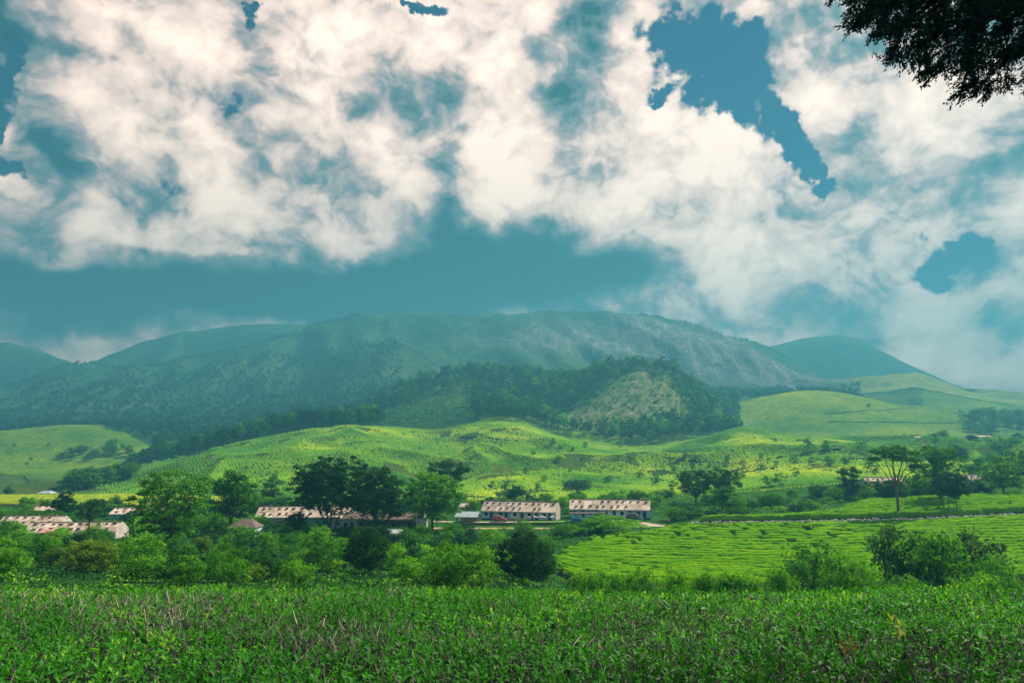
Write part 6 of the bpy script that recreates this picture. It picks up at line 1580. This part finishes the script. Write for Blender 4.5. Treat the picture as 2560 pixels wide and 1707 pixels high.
def vehicles():
    p = at(1249, 181.2, 1300)
    car('hatchback_car', p + Vector((0, 0, .06)), math.radians(-6), 'car_red', 'shiny red hatchback parked before the first line house', 3.75, 1.65,
        [(-1.85, .28), (-1.88, .55), (-1.84, .95), (-1.0, .98), (.75, .93), (1.55, .80), (1.84, .62), (1.87, .30)], [(-1.82, .93), (-1.55, 1.40), (-.9, 1.50), (-.1, 1.48), (.35, 1.34), (.98, .93)], (-1.18, 1.18), .29)
    p = at(1587, 182.8, 1300)
    car('jeep', p + Vector((0, 0, .08)), math.radians(-24), 'car_dark', 'dark boxy jeep parked before the second line house', 4.1, 1.75,
        [(-1.95, .42), (-1.98, .75), (-1.95, 1.12), (-.9, 1.14), (.75, 1.10), (1.85, 1.02), (1.98, .80), (2.0, .42)], [(-1.92, 1.10), (-1.85, 1.82), (-1.0, 1.88), (.2, 1.86), (.62, 1.78), (.98, 1.10)], (-1.28, 1.30), .38, True)

# ------------------------------------------------------------------ people
def body(joints, edges, radii, nm, mat, parent, root_i=0, sub=1):
    me = bpy.data.meshes.new(nm); me.from_pydata(joints, edges, []); o = bpy.data.objects.new('tmp', me); COL.objects.link(o)
    o.modifiers.new('skin', 'SKIN'); sv = me.skin_vertices[0].data
    for i, r in enumerate(radii): sv[i].radius = (r, r)
    sv[root_i].use_root = True
    sb = o.modifiers.new('sub', 'SUBSURF'); sb.levels = sub; sb.render_levels = sub
    dg = bpy.context.evaluated_depsgraph_get(); m2 = bpy.data.meshes.new_from_object(o.evaluated_get(dg)); bpy.data.objects.remove(o)
    m2.name = nm; m2.materials.clear(); m2.materials.append(MATS[mat]); m2.polygons.foreach_set('use_smooth', np.ones(len(m2.polygons), bool))
    return obj(nm, m2, None, parent)

def person(loc, rz, label, top, bottom, bend=0.0, hat=None, stride=.12, skirt=True):
    root = tag(empty('person', loc, rz), label, 'person')
    c, s = math.cos(bend), math.sin(bend)
    def up(x, y, z): return (x, y - s * (z - .9), .9 + c * (z - .9)) if z > .9 else (x, y, z)
    J = [(0, 0, .92), up(0, 0, 1.12), up(0, 0, 1.36), up(0, 0, 1.46), up(0, -.02, 1.56), up(0, -.02, 1.66),
         (.09, 0, .86), (.10, -stride * .6, .48), (.10, -stride * .3, .07), (.10, -stride * .3 - .16, .03), (-.09, 0, .86), (-.10, stride * .5, .48), (-.10, stride, .07), (-.10, stride - .15, .03),
         up(.17, 0, 1.36), up(.24, -.03, 1.10), up(.24, -.16, .90), up(.24, -.22, .83), up(-.17, 0, 1.36), up(-.24, -.03, 1.10), up(-.24, -.16, .90), up(-.24, -.22, .83)]
    E = [(0, 1), (1, 2), (2, 3), (3, 4), (4, 5), (0, 6), (6, 7), (7, 8), (8, 9), (0, 10), (10, 11), (11, 12), (12, 13), (2, 14), (14, 15), (15, 16), (16, 17), (2, 18), (18, 19), (19, 20), (20, 21)]
    Rr = [.13, .125, .13, .055, .09, .075, .09, .06, .045, .03, .09, .06, .045, .03, .06, .045, .035, .03, .06, .045, .035, .03]
    body(J, E, Rr, 'body', 'skin', root)
    def lathe(prof, nm, mat):
        V = []; F = []; N = 14
        for (z, rx, ry, yo) in prof:
            for i in range(N):
                a = 2 * math.pi * i / N; rip = 1 + .05 * math.sin(5 * a + z * 9); q = up(math.cos(a) * rx * rip, math.sin(a) * ry * rip + yo, z); V.append(q)
        for k in range(len(prof) - 1):
            for i in range(N): F.append((k * N + i, k * N + (i + 1) % N, (k + 1) * N + (i + 1) % N, (k + 1) * N + i))
        mb = MB(); mb.add(V, F); o = mb.build(nm, MATS[mat], root, True); o.modifiers.new('solid', 'SOLIDIFY').thickness = .01
    lathe([(.84, .19, .15, 0), (1.0, .18, .14, 0), (1.2, .19, .14, 0), (1.36, .19, .12, 0), (1.42, .09, .08, 0)], 'shirt', top)
    lathe([(.12, .24, .22, 0), (.45, .22, .19, 0), (.75, .20, .17, 0), (.93, .17, .14, 0)], 'skirt', bottom)
    hd = up(0, -.01, 1.64); mb = MB(); V = []; F = []; N = 10
    for k in range(5):
        ph = math.pi * .5 * k / 4
        for i in range(N):
            a = 2 * math.pi * i / N; V.append((hd[0] + math.cos(a) * .105 * math.cos(ph) * (1.0), hd[1] + .02 + math.sin(a) * .115 * math.cos(ph), hd[2] - .02 + .125 * math.sin(ph)))
    for k in range(4):
        for i in range(N): F.append((k * N + i, k * N + (i + 1) % N, (k + 1) * N + (i + 1) % N, (k + 1) * N + i))
    mb.add(V, F); mb.build('headscarf' if hat else 'hair', MATS[hat or 'hair'], root, True)
    return root

def people():
    person(at(1331, 183.2, 1297), math.radians(20), 'person in dark blue clothes standing before the first line house', 'cloth_navy', 'cloth_navy')
    person(at(1672, 171.4, 1318) + Vector((0, 0, .05)), math.radians(60), 'person in grey clothes walking down the sandy track', 'cloth_grey', 'cloth_navy', hat='cloth_white')
    person(at(2197, 176.4, 1276), math.radians(-50), 'bent tea picker with white headscarf left of the flat-topped tree', 'cloth_blue', 'cloth_grey', .75, 'cloth_white')
    person(at(2399, 179.0, 1270), math.radians(40), 'bent tea picker in dark clothes right of the thin-stemmed trees', 'cloth_navy', 'cloth_red', .8, 'cloth_pink')
    p = at(2378, 176.2, 1275); r = tag(empty('sack', p), 'pink sack of plucked leaves standing in the upper tea', 'sack')
    V = []; F = []; N = 12; prof = [(.55, .3), (.75, .36), (1.0, .40), (1.3, .36), (1.5, .2), (1.62, .10)]
    for z, rr in prof:
        for i in range(N): a = 2 * math.pi * i / N; V.append((math.cos(a) * rr * (1 + .08 * math.sin(3 * a + z * 4)), math.sin(a) * rr * .8, z))
    for k in range(len(prof) - 1):
        for i in range(N): F.append((k * N + i, k * N + (i + 1) % N, (k + 1) * N + (i + 1) % N, (k + 1) * N + i))
    mb = MB(); mb.add(V + [(0, 0, 1.6)], F + [(5 * N + i, 5 * N + (i + 1) % N, 6 * N) for i in range(N)]); mb.build('bag', MATS['cloth_pink'], r, True)
    mb = MB(); mb.tube([(-.12, 0, 1.5), (0, -.12, 1.52), (.12, 0, 1.5)], .02, 5); mb.build('tie', MATS['cloth_white'], r)
    p = at(2240, 170.2, 1295); r = tag(empty('notice_board', (p.x, p.y, p.z)), 'orange board fixed low on the trunk of the flat-topped tree', 'board')
    V = []; F = []; N = 9
    for z in (.25, 1.6):
        for i in range(N): a = math.pi * (1.05 + .9 * i / (N - 1)); V.append((math.cos(a) * .46, math.sin(a) * .46 + .8, z))
    F = [(i, i + 1, i + 1 + N, i + N) for i in range(N - 1)]
    mb = MB(); mb.add(V, F); o = mb.build('plate', MATS['orange_board'], r, True); o.modifiers.new('solid', 'SOLIDIFY').thickness = .03
    mb = MB(); mb.box(-.12, .12, .30, .325, .85, 1.25); mb.build('mark', MATS['roof_brown'], r)

village(); small_buildings(); poles(); tarps(); vehicles(); people()
